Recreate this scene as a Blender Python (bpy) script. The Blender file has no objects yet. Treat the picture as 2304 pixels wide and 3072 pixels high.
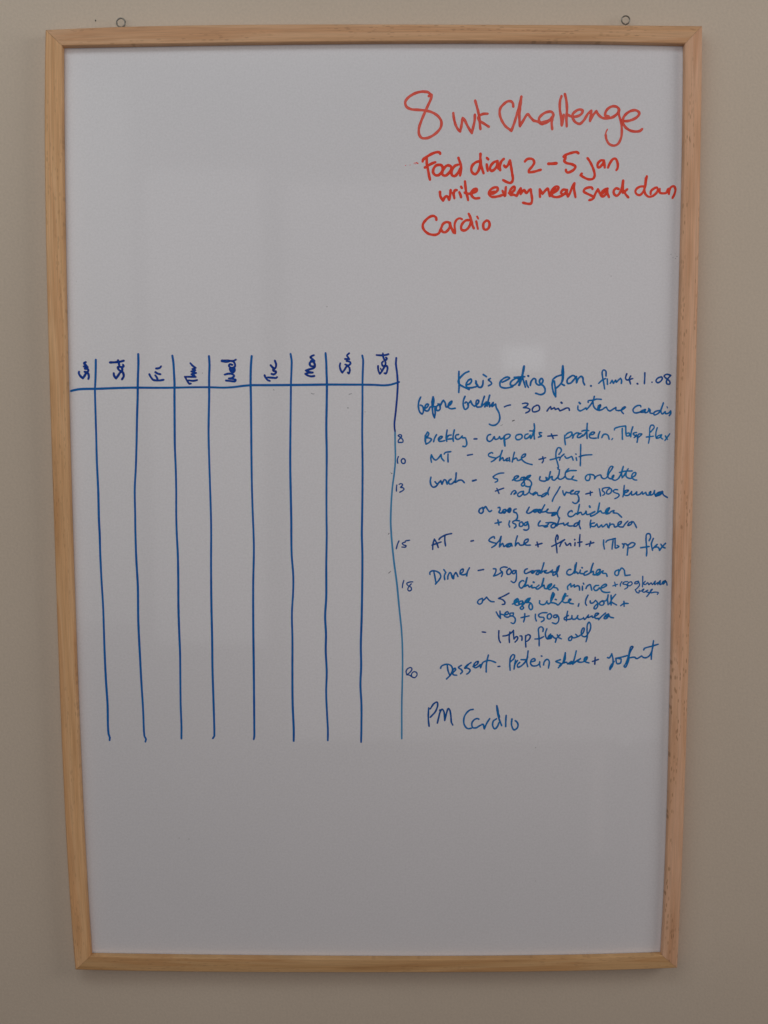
import bpy, math, random
from mathutils import Vector
random.seed(4)
sc = bpy.context.scene
COL = sc.collection

# ---------------------------------------------------------------- camera
cam = bpy.data.cameras.new('camera')
cam.sensor_fit = 'VERTICAL'; cam.sensor_height = 36.0; cam.sensor_width = 27.0
cam.lens = 2900.0 / 3072.0 * 36.0
cam.clip_start = 0.01; cam.clip_end = 50.0
co = bpy.data.objects.new('camera', cam); COL.objects.link(co)
co.location = (0.011254529708976896, -0.933313316422031, 0.08806117911002251)
co.rotation_euler = (1.4820633126752192, 0.002690189061438387, 0.0025449753213877308)
sc.camera = co

# ---------------------------------------------------------------- world, lamps, exposure
W = bpy.data.worlds.new('World'); sc.world = W; W.use_nodes = True
bg = W.node_tree.nodes['Background']
bg.inputs['Color'].default_value = (1.0, 0.66, 0.42, 1.0)
bg.inputs['Strength'].default_value = 0.035
sc.view_settings.view_transform = 'Standard'; sc.view_settings.look = 'None'
sc.view_settings.gamma = 1.0; sc.view_settings.exposure = 0.32

def area(name, loc, target, sx, sy, power, col):
    l = bpy.data.lights.new(name, 'AREA'); l.shape = 'RECTANGLE'
    l.size = sx; l.size_y = sy; l.energy = power; l.color = col
    o = bpy.data.objects.new(name, l); COL.objects.link(o)
    o.location = loc
    o.rotation_euler = (Vector(target) - Vector(loc)).to_track_quat('-Z', 'Y').to_euler()
    return o
# daylight of the room: a high wide window in front of and above the board, one at its right,
# plus added lamps: a fill at the left, and far ones mirrored by the gloss board
area('window_light', (-0.45, -1.00, 1.22), (-0.1, 0.0, 0.20), 1.4, 0.4, 3.9, (0.91, 0.98, 1.0))
area('side_window_light', (1.55, -0.78, 0.56), (0.0, 0.0, 0.22), 0.8, 0.7, 5.6, (1.0, 0.965, 0.92))
area('left_fill_light', (-1.35, -1.35, 0.66), (0.0, 0.0, 0.24), 1.2, 0.8, 3.0, (1.0, 0.975, 0.91))  # fill lamp added to shape the vertical fall-off, no window known at the left
# added lamp panels, shaped as the pale areas mirrored by the gloss board
area('tall_reflection_light', (-0.62, -2.5, 0.14), (-0.62, 0.0, 0.14), 0.40, 1.66, 1.6, (0.97, 0.95, 0.97))
area('wide_reflection_light', (0.33, -2.5, -0.06), (0.33, 0.0, -0.06), 1.34, 1.97, 5.6, (0.98, 0.93, 0.96))
area('narrow_reflection_light', (-1.09, -2.5, 0.33), (-1.09, 0.0, 0.33), 0.44, 1.9, 1.3, (0.95, 1.0, 0.96))
area('strip_glint', (0.775, -2.5, -1.28), (0.775, 0.0, -1.28), 0.05, 0.40, 0.032, (1.0, 0.82, 0.76))  # weak lamp added to be mirrored as a faint pinkish strip
area('cool_patch_glint', (0.49, -2.49, 0.322), (0.49, 0.0, 0.322), 0.15, 0.085, 0.085, (0.9, 0.97, 1.0))  # small added lamp, mirrored as a pale bluish patch
area('yellow_patch_glint', (0.933, -2.5, -0.789), (0.933, 0.0, -0.789), 0.08, 0.10, 0.13, (1.0, 0.90, 0.55))  # small lamp added for the yellowish reflected patch, object unknown
area('thin_line_glint', (0.60, -2.5, -1.04), (0.60, 0.0, -1.04), 0.27, 0.010, 0.04, (0.95, 0.97, 1.0))  # slim added lamp that the board mirrors as a thin level line
area('small_spot_glint', (0.878, -2.5, -1.041), (0.878, 0.0, -1.041), 0.035, 0.03, 0.009, (0.95, 0.97, 1.0))  # tiny lamp added for a small bright spot in the reflection

# ---------------------------------------------------------------- helpers
def mesh_obj(name, verts, faces, mat, parent=None, uvs=None, smooth=False):
    me = bpy.data.meshes.new(name)
    me.from_pydata(verts, [], faces)
    if uvs is not None:
        lay = me.uv_layers.new(name='UVMap')
        for lp in me.loops:
            lay.data[lp.index].uv = uvs[lp.vertex_index]
    if smooth:
        me.polygons.foreach_set('use_smooth', [True] * len(me.polygons))
    me.materials.append(mat); me.update()
    o = bpy.data.objects.new(name, me); COL.objects.link(o)
    if parent is not None: o.parent = parent
    return o

def new_mat(name):
    m = bpy.data.materials.new(name); m.use_nodes = True
    nt = m.node_tree; b = nt.nodes['Principled BSDF']
    return m, nt, b
def N(nt, t, **kw):
    n = nt.nodes.new(t)
    for k, v in kw.items():
        if hasattr(n, k): setattr(n, k, v)
    return n
def ramp(nt, stops, interp='LINEAR'):
    n = nt.nodes.new('ShaderNodeValToRGB'); r = n.color_ramp; r.interpolation = interp
    while len(r.elements) > 1: r.elements.remove(r.elements[-1])
    r.elements[0].position = stops[0][0]; r.elements[0].color = stops[0][1]
    for p, c in stops[1:]:
        e = r.elements.new(p); e.color = c
    return n
def g(v): return (v, v, v, 1)
def mixc(nt, mode, fac, a, b):
    n = nt.nodes.new('ShaderNodeMix'); n.data_type = 'RGBA'; n.blend_type = mode
    for idx, v in ((0, fac), (6, a), (7, b)):
        if isinstance(v, bpy.types.NodeSocket): nt.links.new(v, n.inputs[idx])
        else: n.inputs[idx].default_value = v
    return n.outputs[2]
def noise(nt, vec, scale, detail=2, rough=.5, dist=0.0):
    n = nt.nodes.new('ShaderNodeTexNoise'); n.inputs['Scale'].default_value = scale
    n.inputs['Detail'].default_value = detail; n.inputs['Roughness'].default_value = rough
    n.inputs['Distortion'].default_value = dist
    nt.links.new(vec, n.inputs['Vector']); return n.outputs['Fac']
def mapping(nt, src, scale=(1, 1, 1), loc=(0, 0, 0), rot=(0, 0, 0)):
    n = nt.nodes.new('ShaderNodeMapping')
    n.inputs['Scale'].default_value = scale; n.inputs['Location'].default_value = loc
    n.inputs['Rotation'].default_value = rot
    nt.links.new(src, n.inputs['Vector']); return n.outputs[0]
def bump(nt, h, strength, dist, b):
    n = nt.nodes.new('ShaderNodeBump'); n.inputs['Strength'].default_value = strength
    n.inputs['Distance'].default_value = dist
    nt.links.new(h, n.inputs['Height']); nt.links.new(n.outputs[0], b.inputs['Normal'])

# ---------------------------------------------------------------- materials
# painted plaster wall
m_wall, nt, b = new_mat('beige_wall_paint')
tc = N(nt, 'ShaderNodeTexCoord').outputs['Object']
big = noise(nt, tc, 2.2, 3); fine = noise(nt, tc, 420, 3, .7); mid = noise(nt, tc, 60, 3)
r1 = ramp(nt, [(.3, (.615, .522, .425, 1)), (.7, (.665, .570, .470, 1))]); nt.links.new(big, r1.inputs[0])
r2 = ramp(nt, [(.3, g(.93)), (.7, g(1.04))]); nt.links.new(fine, r2.inputs[0])
c = mixc(nt, 'MULTIPLY', 1.0, r1.outputs[0], r2.outputs[0])
nt.links.new(c, b.inputs['Base Color']); b.inputs['Roughness'].default_value = .62
b.inputs['Specular IOR Level'].default_value = .25
hh = N(nt, 'ShaderNodeMath', operation='ADD'); nt.links.new(mid, hh.inputs[0]); nt.links.new(fine, hh.inputs[1])
bump(nt, hh.outputs[0], .25, .0006, b)

# enamel writing surface
m_board, nt, b = new_mat('white_gloss_enamel')
tc = N(nt, 'ShaderNodeTexCoord').outputs['Object']
n1 = noise(nt, tc, 3.0, 3); n2 = noise(nt, tc, 500, 3, .75)
r1 = ramp(nt, [(.3, (.785, .78, .82, 1)), (.7, (.82, .808, .85, 1))]); nt.links.new(n1, r1.inputs[0])
r2 = ramp(nt, [(.3, g(.93)), (.7, g(1.03))]); nt.links.new(n2, r2.inputs[0])
c = mixc(nt, 'MULTIPLY', 1.0, r1.outputs[0], r2.outputs[0])
# stray marker dust
v = N(nt, 'ShaderNodeTexVoronoi'); v.inputs['Scale'].default_value = 75; nt.links.new(tc, v.inputs['Vector'])
rd = ramp(nt, [(0.0, g(1)), (.035, g(1)), (.06, g(0))]); nt.links.new(v.outputs['Distance'], rd.inputs[0])
wn = noise(nt, tc, 37, 2); rw = ramp(nt, [(.62, g(0)), (.66, g(.55))]); nt.links.new(wn, rw.inputs[0])
mk = N(nt, 'ShaderNodeMath', operation='MULTIPLY'); nt.links.new(rd.outputs[0], mk.inputs[0]); nt.links.new(rw.outputs[0], mk.inputs[1])
c = mixc(nt, 'MIX', mk.outputs[0], c, (.28, .27, .28, 1))
nt.links.new(c, b.inputs['Base Color'])
b.inputs['Roughness'].default_value = .33
b.inputs['Specular IOR Level'].default_value = .7
b.inputs['Coat Weight'].default_value = .42; b.inputs['Coat Roughness'].default_value = .055
wv = noise(nt, tc, 9, 2)
bump(nt, wv, .05, .0010, b)

def ink_mat(name, c_edge, c_mid, rough=.42):
    m, nt, b = new_mat(name)
    uv = N(nt, 'ShaderNodeUVMap').outputs[0]
    tc = N(nt, 'ShaderNodeTexCoord').outputs['Object']
    sep = N(nt, 'ShaderNodeSeparateXYZ'); nt.links.new(uv, sep.inputs[0])
    re = ramp(nt, [(0, g(1)), (.55, g(.15)), (1, g(0))])
    # v runs -1..1 across the stroke
    ab = N(nt, 'ShaderNodeMath', operation='ABSOLUTE'); nt.links.new(sep.outputs[1], ab.inputs[0])
    inv = N(nt, 'ShaderNodeMath', operation='SUBTRACT'); inv.inputs[0].default_value = 1.0
    nt.links.new(ab.outputs[0], inv.inputs[1]); nt.links.new(inv.outputs[0], re.inputs[0])
    nz = noise(nt, tc, 160, 3, .6); nb = noise(nt, tc, 45, 2)
    rn = ramp(nt, [(.35, g(0)), (.7, g(.5))]); nt.links.new(nz, rn.inputs[0])
    rb = ramp(nt, [(.35, g(0)), (.68, g(.55))]); nt.links.new(nb, rb.inputs[0])
    a1 = N(nt, 'ShaderNodeMath', operation='ADD'); nt.links.new(re.outputs[0], a1.inputs[0]); nt.links.new(rb.outputs[0], a1.inputs[1])
    a2 = N(nt, 'ShaderNodeMath', operation='SUBTRACT'); a2.use_clamp = True
    nt.links.new(a1.outputs[0], a2.inputs[0]); nt.links.new(rn.outputs[0], a2.inputs[1])
    nt.links.new(mixc(nt, 'MIX', a2.outputs[0], c_mid, c_edge), b.inputs['Base Color'])
    b.inputs['Roughness'].default_value = rough; b.inputs['Specular IOR Level'].default_value = .12
    return m
INKM = {
 'title': ink_mat('red_marker_ink', (.76, .065, .046, 1), (.88, .15, .11, 1)),
 'red':   ink_mat('fresh_red_marker_ink', (.86, .048, .024, 1), (.92, .09, .05, 1)),
 'dark':  ink_mat('navy_marker_ink', (.001, .022, .24, 1), (.003, .065, .40, 1)),
 'grid':  ink_mat('blue_marker_ink', (.001, .085, .40, 1), (.004, .15, .50, 1)),
 'pale':  ink_mat('worn_blue_marker_ink', (.030, .24, .54, 1), (.065, .32, .60, 1)),
 'navy':  ink_mat('deep_blue_marker_ink', (.002, .040, .28, 1), (.006, .115, .42, 1)),
 'text':  ink_mat('thin_blue_marker_ink', (.001, .10, .40, 1), (.006, .21, .58, 1)),
 'text2': ink_mat('thin_bright_blue_marker_ink', (.001, .11, .42, 1), (.006, .25, .62, 1)),
 'speck': ink_mat('dried_ink_dust', (.10, .10, .13, 1), (.24, .24, .28, 1)),
}

def pine(name, seed, tint, flecks, pale=1.0):
    m, nt, b = new_mat(name)
    uv = N(nt, 'ShaderNodeUVMap').outputs[0]          # u = metres along the rail, v = metres across
    m1 = mapping(nt, uv, (3.2, 70, 1), (seed * 3.1, seed * 1.7, 0))
    band = noise(nt, m1, 1.0, 4, .55, .6)
    m2 = mapping(nt, uv, (26, 900, 1), (seed, 0, 0))
    fib = noise(nt, m2, 1.0, 3, .6)
    m3 = mapping(nt, uv, (1.3, 14, 1), (seed * 7, 0, 0))
    blot = noise(nt, m3, 1.0, 2)
    t = tint
    rb = ramp(nt, [(.30, (.53 * t, .280 * t, .135 * t * pale, 1)), (.44, (.65 * t, .382 * t, .205 * t * pale, 1)), (.52, (.68 * t, .415 * t, .236 * t * pale, 1)),
                   (.60, (.595 * t, .324 * t, .165 * t * pale, 1)), (.72, (.68 * t, .406 * t, .228 * t * pale, 1))])
    nt.links.new(band, rb.inputs[0])
    rf = ramp(nt, [(.3, g(.86)), (.65, g(1.06))]); nt.links.new(fib, rf.inputs[0])
    rl = ramp(nt, [(.3, g(.9)), (.7, g(1.06))]); nt.links.new(blot, rl.inputs[0])
    c = mixc(nt, 'MULTIPLY', 1.0, rb.outputs[0], rf.outputs[0])
    c = mixc(nt, 'MULTIPLY', 1.0, c, rl.outputs[0])
    m4 = mapping(nt, uv, (120, 520, 1), (seed * 2, seed, 0))
    vo = N(nt, 'ShaderNodeTexVoronoi'); vo.inputs['Scale'].default_value = 1.0; nt.links.new(m4, vo.inputs['Vector'])
    rv = ramp(nt, [(0, g(1)), (.20, g(.9)), (.32, g(0))]); nt.links.new(vo.outputs['Distance'], rv.inputs[0])
    gate = noise(nt, mapping(nt, uv, (7, 120, 1), (seed, 3, 0)), 1.0, 2)
    rg = ramp(nt, [(.46, g(0)), (.56, g(flecks))]); nt.links.new(gate, rg.inputs[0])
    mk = N(nt, 'ShaderNodeMath', operation='MULTIPLY'); nt.links.new(rv.outputs[0], mk.inputs[0]); nt.links.new(rg.outputs[0], mk.inputs[1])
    c = mixc(nt, 'MIX', mk.outputs[0], c, (.30, .15, .07, 1))
    nt.links.new(c, b.inputs['Base Color'])
    b.inputs['Roughness'].default_value = .5; b.inputs['Specular IOR Level'].default_value = .3
    bump(nt, fib, .25, .0003, b)
    return m

m_steel, nt, b = new_mat('bright_zinc_wire')
b.inputs['Base Color'].default_value = (.22, .21, .19, 1); b.inputs['Metallic'].default_value = 1.0
b.inputs['Roughness'].default_value = .32
m_hole, nt, b = new_mat('dark_pin_hole')
b.inputs['Base Color'].default_value = (.09, .08, .07, 1); b.inputs['Roughness'].default_value = .9

INK = [
('handwritten_number', 'large red handwritten numeral 8', 'title', [[2.34,51.1,391.9,52.4,393.5,50.5,395.4,47.6,395.9,44.6,396.0,37.9,394.3,31.6,390.2,29.4,386.6,30.5,382.6,34.9,380.3,41.6,379.7,48.3,379.0,54.3,377.4,59.5,374.2,62.7,369.5,62.5,364.5,59.5,360.1,54.3,356.2,49.1,354.2,44.6,354.5,42.4,357.3,42.0,362.4,43.9,368.9,47.6,377.5,50.6,384.0,53.2,389.7,53.7,393.3]]),
('handwritten_word', 'red handwritten wk after the large 8', 'title', [[2.29,73.9,376.7,74.4,372.4,75.9,366.6,78.2,362.2,80.3,360.1],[2.29,80.3,360.1,81.3,364.4,82.6,372.3],[2.29,82.6,372.3,84.1,370.9,87.1,365.1,91.2,358.6],[2.29,91.2,358.6,92.3,363.6,93.6,369.4,93.9,375.2],[2.28,94.1,387.8,94.8,385.3,96.7,378.8,97.9,373.0,98.4,368.0,99.1,362.2],[2.28,105.7,376.0,101.9,375.9,98.6,374.5,97.1,372.3,98.3,369.8,102.8,366.9,106.9,364.3]]),
('handwritten_word', 'red handwritten word Challenge in large letters', 'title', [[2.28,129.4,382.3,129.0,385.2,127.2,387.0,124.2,387.0,120.5,384.5,117.5,380.9,116.8,376.6,118.4,370.8,122.1,365.0,127.8,360.6],[2.29,127.8,360.6,130.3,367.1,132.5,374.3,134.6,381.5,136.8,391.2],[2.28,136.8,391.2,136.1,384.4,135.1,374.3,135.7,364.6],[2.29,135.7,364.6,138.5,369.3,142.9,375.4,145.2,372.9,148.5,369.4],[2.29,148.1,369.8,152.6,368.5,156.3,366.5,160.0,368.5,164.8,371.3,166.6,374.9,164.8,377.5,160.7,377.3,156.2,375.0,153.3,371.4,154.1,368.5,157.8,367.0,162.3,369.2,165.6,373.1],[2.28,166.3,374.6,165.1,367.7,165.7,361.9],[2.28,173.9,391.5,172.6,387.2,172.5,380.0,173.7,372.8,174.4,365.2],[2.29,174.4,365.2,175.3,369.1,176.2,374.9],[2.28,177.0,393.3,178.5,387.1,179.1,379.2,178.7,372.0,179.1,364.4],[2.28,179.7,374.9,183.0,373.4,188.3,373.3,192.7,375.7,193.5,378.5,190.8,379.5,187.4,378.1,184.5,375.2,184.6,372.0,186.8,368.4,191.0,366.6,194.3,369.1,198.6,375.6,201.7,378.4],[2.28,201.7,378.4,201.3,374.1,200.6,369.1],[2.29,200.6,369.1,203.1,374.1,206.4,378.0],[2.28,206.4,378.0,208.3,374.8,212.1,371.9,217.3,371.5,222.5,372.9,226.2,376.2,227.4,379.1,225.3,381.6,221.6,382.3,217.5,380.5,215.0,377.3,214.7,374.1,218.0,373.2],[2.1,226.8,380.5,227.3,374.7,229.3,368.2,230.2,361.0,229.6,353.8,226.7,348.3,223.0,346.9,218.8,348.4,216.2,352.4,215.3,356.7],[1.3,215.7,353.8,215.3,356.7,215.7,359.2,216.9,361.6],[2.28,229.6,369.7,234.5,368.9,240.4,370.4,244.8,373.2,246.1,376.1,243.2,378.5,238.8,378.2,234.3,375.6,231.4,371.8,231.2,367.5,233.8,363.2,238.4,360.3,243.6,359.5,247.3,360.2,249.1,361.8],[1.85,219.5,371.9,225.4,375.1],[2.16,155.6,367.8,160.8,369.2]]),
('handwritten_word', 'red handwritten word Food', 'red', [[2.42,45.5,333.2,46.0,334.8,49.4,337.4,54.7,340.3,59.4,341.6,61.5,341.0,61.8,340.0],[2.42,49.4,335.8,49.4,331.5,50.4,326.3,51.4,321.0,52.4,316.7],[2.42,47.7,327.7,51.4,329.9,54.7,331.5,57.4,332.5],[2.42,62.2,330.2,58.1,329.5,55.6,326.3,55.4,323.0,57.5,320.7,60.2,320.7,62.8,322.9,64.2,326.2,63.5,329.2,61.1,330.2],[2.42,70.9,329.1,68.2,329.4,65.5,326.9,63.9,323.9,64.2,321.0,66.9,320.3,69.6,322.3,71.9,325.5,71.9,328.5,69.2,329.8],[2.42,78.3,330.1,75.6,329.1,73.3,326.2,72.3,322.9,73.3,320.3,75.7,320.0,78.3,322.6,80.7,326.8],[2.42,78.8,336.3,80.3,332.1,81.4,327.5,80.9,323.9,80.4,320.3]]),
('ink_smudge', 'stray red speck left of the word Food', 'red', [[1.05,39.6,332.1,41.1,331.4],[0.62,38.3,332.1,38.7,330.9],[0.5,37.4,331.7,37.5,331.3],[0.62,33.7,330.1,33.9,330.0],[0.68,29.3,329.7,29.7,329.6]]),
('handwritten_word', 'red handwritten word diary', 'red', [[2.36,99.2,333.3,95.1,332.3,91.8,329.4,90.8,326.1,91.8,322.9,94.5,321.5,97.2,324.1,98.5,328.1,99.5,333.3],[2.36,99.3,339.9,99.3,335.3,100.2,328.7,101.2,325.4,102.3,322.3],[2.36,105.2,330.3,105.6,327.4,106.1,324.4],[2.36,105.3,336.2,106.5,334.9],[2.36,115.3,333.3,112.0,332.3,108.9,329.0,108.3,326.1,109.7,324.4,112.7,326.1,115.0,330.0,115.3,333.3],[2.36,115.3,333.3,115.0,330.0,116.0,326.4],[2.36,117.7,325.1,117.4,328.7,118.7,332.9,121.0,335.3],[2.36,121.4,329.2,122.8,327.7,125.1,329.9,126.7,333.9],[2.36,126.7,333.9,127.8,328.6,128.9,322.1,129.6,316.8,128.6,314.2,126.9,313.5,123.5,314.5,120.5,316.1]]),
('handwritten_word', 'red handwritten word write', 'red', [[2.36,61.7,305.5,62.2,301.3,64.6,297.6],[2.37,64.6,297.6,66.3,300.6,68.3,301.6,70.3,298.3],[2.37,70.3,298.3,71.3,303.2,71.7,307.1],[2.36,74.0,304.5,74.7,301.9,75.2,299.6],[2.36,74.4,303.2,75.7,306.8,77.4,307.1],[2.36,79.8,305.1,80.8,302.8,81.5,300.5],[2.36,81.4,310.1,82.1,309.0],[2.36,85.0,315.0,85.5,309.7,86.2,305.1,87.5,300.5,88.0,297.9],[2.36,84.8,304.8,87.9,303.8,91.9,304.4,96.0,306.4,95.9,308.1,93.2,307.7,90.9,304.5,91.9,301.2,94.6,299.5,98.4,299.8],[2.18,92.6,305.4,95.3,306.7]]),
('handwritten_word', 'red handwritten word every', 'red', [[2.3,108.1,303.7,112.2,304.1,115.5,307.0,115.2,309.3,111.4,309.0,108.4,306.7,107.4,303.7,109.5,301.1,112.9,300.8,117.6,301.7,120.6,302.7],[1.87,109.8,305.4,112.8,305.7],[2.3,120.1,306.2,120.9,304.4,122.3,301.7,122.8,305.7,123.2,309.9],[2.3,126.0,304.2,129.0,305.0,131.4,307.6,131.0,310.1,128.3,308.3,126.7,305.0,127.7,302.7,130.7,302.7,133.2,301.5],[2.3,133.5,301.7,135.1,305.6,137.1,308.6],[2.3,137.1,308.6,137.0,303.3],[2.3,137.0,303.3,140.2,306.9,142.2,304.3,145.2,307.2,146.2,307.6],[2.3,146.2,307.6,147.3,301.6,147.7,297.7,146.7,294.7,144.0,294.4,139.3,295.4]]),
('handwritten_number', 'red handwritten 2 before the dash', 'red', [[2.29,140.6,332.8,142.6,334.8,145.6,335.4,148.3,334.5,149.3,331.8,147.7,328.6,144.4,324.6,144.5,323.0],[2.3,144.5,323.0,148.4,323.4,155.5,325.3]]),
('handwritten_dash', 'thick red dash between 2 and 5', 'red', [[2.67,162.6,330.7,166.5,330.8,170.0,331.1]]),
('handwritten_number', 'red handwritten 5 before Jan', 'red', [[2.35,190.3,340.1,188.6,341.2,183.9,340.5,178.5,338.6,176.5,337.0],[2.35,176.5,337.0,178.0,335.7,177.2,333.4,179.3,331.4,184.7,330.1,187.7,328.1,186.4,325.5,183.4,323.5,180.4,322.7,179.1,324.0,178.9,325.2],[2.79,177.9,338.0,178.2,335.0]]),
('handwritten_word', 'red handwritten word Jan', 'red', [[2.23,198.9,335.6,200.8,333.0,203.6,327.7,205.3,323.1,205.7,319.8,204.4,317.2,201.1,316.4,197.0,317.6,192.6,320.2],[2.23,192.6,320.2,193.7,321.7],[2.23,214.2,333.6,211.5,333.6,208.6,331.0,208.3,328.0,209.3,327.0,212.0,329.0,214.2,332.3],[2.23,214.2,332.9,214.6,330.3,215.0,327.0],[2.23,218.0,327.0,219.7,330.9,222.3,334.5,224.6,335.2,226.3,332.9,227.1,329.6,226.8,326.3,225.8,324.7]]),
('handwritten_word', 'red handwritten word meal', 'red', [[2.24,154.8,307.5,154.8,304.2,155.1,300.6],[2.24,155.7,306.5,157.4,303.4],[2.24,157.4,303.4,160.7,307.2,162.2,308.2,163.1,305.5,164.2,301.2],[2.24,164.8,303.2,167.5,304.2,171.2,306.8,172.3,309.4,170.2,310.1,166.8,307.5,165.2,304.2,166.2,301.6,170.3,300.4,175.0,301.5,179.0,303.8],[2.49,166.8,305.5,170.2,307.5],[2.24,179.3,307.1,176.3,307.0,174.6,304.2,177.0,303.0,179.7,305.5,180.3,307.1],[2.24,180.3,307.1,180.0,304.2,181.1,300.9],[2.24,181.1,300.9,183.0,304.2,185.0,309.4,187.0,313.0],[2.24,187.0,313.0,186.7,308.1,187.4,304.1,188.2,300.2]]),
('handwritten_word', 'red handwritten word snack', 'red', [[2.24,203.9,307.7,203.2,309.0,199.8,309.0,196.5,307.4,195.8,305.4,199.2,303.4,203.3,301.5,205.4,300.1,204.0,298.5,201.0,297.5],[2.24,205.4,300.1,207.0,304.1,209.0,307.4],[2.24,209.0,307.4,210.3,304.7,212.8,300.8],[2.24,218.0,308.0,215.4,307.3,212.4,304.1,211.7,301.9,213.5,300.8,216.8,303.4,217.7,307.3],[2.24,217.7,307.3,217.8,304.0,219.5,300.1],[2.18,213.1,303.4,215.7,305.4],[2.24,228.2,307.6,226.1,308.3,223.8,306.0,224.2,303.0,226.6,301.4,228.9,303.3,230.9,307.3,232.4,315.2],[2.23,232.4,315.2,232.2,309.3,232.3,304.0],[2.24,236.3,307.3,233.6,305.0],[2.24,233.6,305.0,235.0,302.7,237.4,300.0]]),
('handwritten_word', 'red handwritten word down by the right rail', 'red', [[2.11,252.2,309.8,249.0,309.8,245.3,308.0,243.9,305.2,245.4,302.7,248.3,302.1,251.1,304.9,252.9,309.8,254.3,319.1],[2.11,254.3,319.1,253.0,311.7,252.3,306.7,253.3,303.0,256.3,300.5,259.4,300.8,262.6,302.9,264.7,306.0,264.0,308.8,261.2,307.9,258.4,305.4,258.2,302.7],[2.11,266.6,307.6,266.7,304.3,269.6,303.5,272.9,304.2,274.1,307.3],[2.11,274.9,307.6,275.3,302.9],[2.11,275.3,302.9,275.5,306.0,277.1,309.1,279.6,310.0,281.2,307.2,280.4,302.9,278.6,299.2],[2.17,253.3,317.3,253.1,312.3]]),
('handwritten_word', 'red handwritten word Cardio under the diary lines', 'red', [[2.31,58.4,280.1,58.1,282.0,55.9,283.6,52.5,282.9,48.6,279.9,46.0,276.4,45.7,273.5,47.1,270.6,50.6,267.6,54.5,266.4,58.4,266.5,60.8,267.9,62.3,271.0,63.3,273.4,64.7,276.3,67.7,277.9,70.6,277.2,71.1,274.4,69.6,271.0,66.7,268.7,64.3,269.1,63.0,271.0],[2.31,71.2,277.2,71.8,274.4,73.1,271.5,74.6,268.1],[2.03,76.0,267.7,75.7,271.5,75.5,275.3,76.4,278.6,78.4,280.8,80.3,281.3,82.5,280.5],[2.31,88.7,279.7,86.2,279.5,83.3,277.2,81.6,273.8,82.1,271.0,84.8,270.2,87.7,271.9,89.9,275.3,90.6,278.6],[2.31,88.6,285.5,89.9,282.9,91.3,278.6,92.3,274.8,93.5,272.1],[2.03,95.7,278.6,96.5,275.2,97.3,271.6],[1.71,96.5,282.9,97.5,281.0],[2.31,105.3,279.3,102.8,277.1,102.2,274.3,103.1,271.4,105.3,270.9,107.5,272.8,108.2,276.2,107.0,278.8,105.3,279.3]]),
('handwritten_word', 'dark blue sideways word Sun, leftmost column heading', 'dark', [[2.09,-280.4,140.1,-280.7,138.7,-279.3,136.1,-277.0,134.0],[2.09,-277.0,134.0,-275.0,136.8,-273.7,139.4],[2.09,-273.7,139.4,-272.1,138.7,-271.2,135.9,-271.8,133.3],[2.09,-275.1,140.1,-272.5,139.9,-271.6,141.3,-272.2,142.7,-274.8,143.0],[2.09,-275.7,145.1,-272.2,144.4],[2.09,-272.2,144.4,-273.8,146.3,-275.4,148.2,-273.7,149.2]]),
('handwritten_word', 'dark blue sideways word Sat, second column heading from the left', 'dark', [[2.09,-247.5,138.6,-247.3,136.5,-245.5,133.7],[2.09,-245.5,133.7,-243.5,136.3,-241.0,139.6,-239.4,140.0,-238.2,137.7,-238.3,135.3,-239.8,132.9],[2.09,-240.8,140.3,-242.9,142.4,-243.5,144.1,-241.9,144.8,-240.0,144.1,-239.3,141.9,-240.5,140.3],[2.09,-238.5,146.6,-238.0,145.2,-240.0,144.1],[2.09,-250.8,148.8,-245.1,149.0,-240.3,149.7,-237.7,150.4],[2.09,-243.1,150.7,-242.5,148.5,-242.1,146.2]]),
('handwritten_word', 'dark blue sideways word Fri, column heading', 'dark', [[1.9,-213.7,137.6,-212.3,134.8,-210.2,132.4,-206.4,131.7,-202.1,132.0,-200.2,132.4],[1.9,-208.1,136.6,-206.8,134.7,-205.9,132.6],[2.09,-207.9,139.5,-206.0,138.3,-203.2,137.6],[1.9,-207.2,143.0,-205.2,143.1,-203.3,143.9,-202.4,145.1]]),
('handwritten_word', 'dark blue sideways word Thur, column heading', 'dark', [[1.77,-174.6,147.9,-172.2,145.3,-169.6,143.5],[1.77,-169.6,143.5,-172.8,142.4],[1.77,-172.8,142.4,-169.9,141.3],[1.77,-169.9,141.3,-173.8,140.1],[1.77,-173.8,140.1,-169.3,138.7],[1.77,-169.3,138.7,-173.8,137.5],[1.77,-173.8,137.5,-170.5,135.8],[2.37,-171.3,142.2,-171.9,136.5],[1.77,-180.1,135.1,-175.8,135.1,-169.6,134.9],[1.77,-168.4,132.0,-172.0,131.3,-176.8,131.8],[1.77,-179.8,134.9,-178.2,131.8,-175.9,128.3],[1.77,-175.9,128.3,-174.5,128.7]]),
('handwritten_word', 'dark blue sideways word Wed, column heading', 'dark', [[2.85,-144.4,150.0,-141.3,149.7,-137.5,149.9],[1.9,-137.5,150.0,-133.7,149.9,-131.3,151.1],[1.9,-133.5,149.2,-132.3,147.1,-132.3,144.8,-133.8,143.6,-136.2,143.6,-138.0,145.2,-137.1,146.7,-134.7,146.2],[2.53,-136.9,142.6,-136.0,140.5,-134.3,139.3,-132.9,141.2,-133.3,143.1],[2.85,-135.7,142.9,-134.3,140.7],[1.9,-142.2,137.0,-138.6,137.9,-134.8,137.4,-133.2,135.8,-135.4,133.9,-138.2,133.4],[1.9,-138.2,133.4,-134.0,132.9,-131.8,132.0,-132.6,130.8,-136.9,131.0,-141.1,131.5]]),
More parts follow.
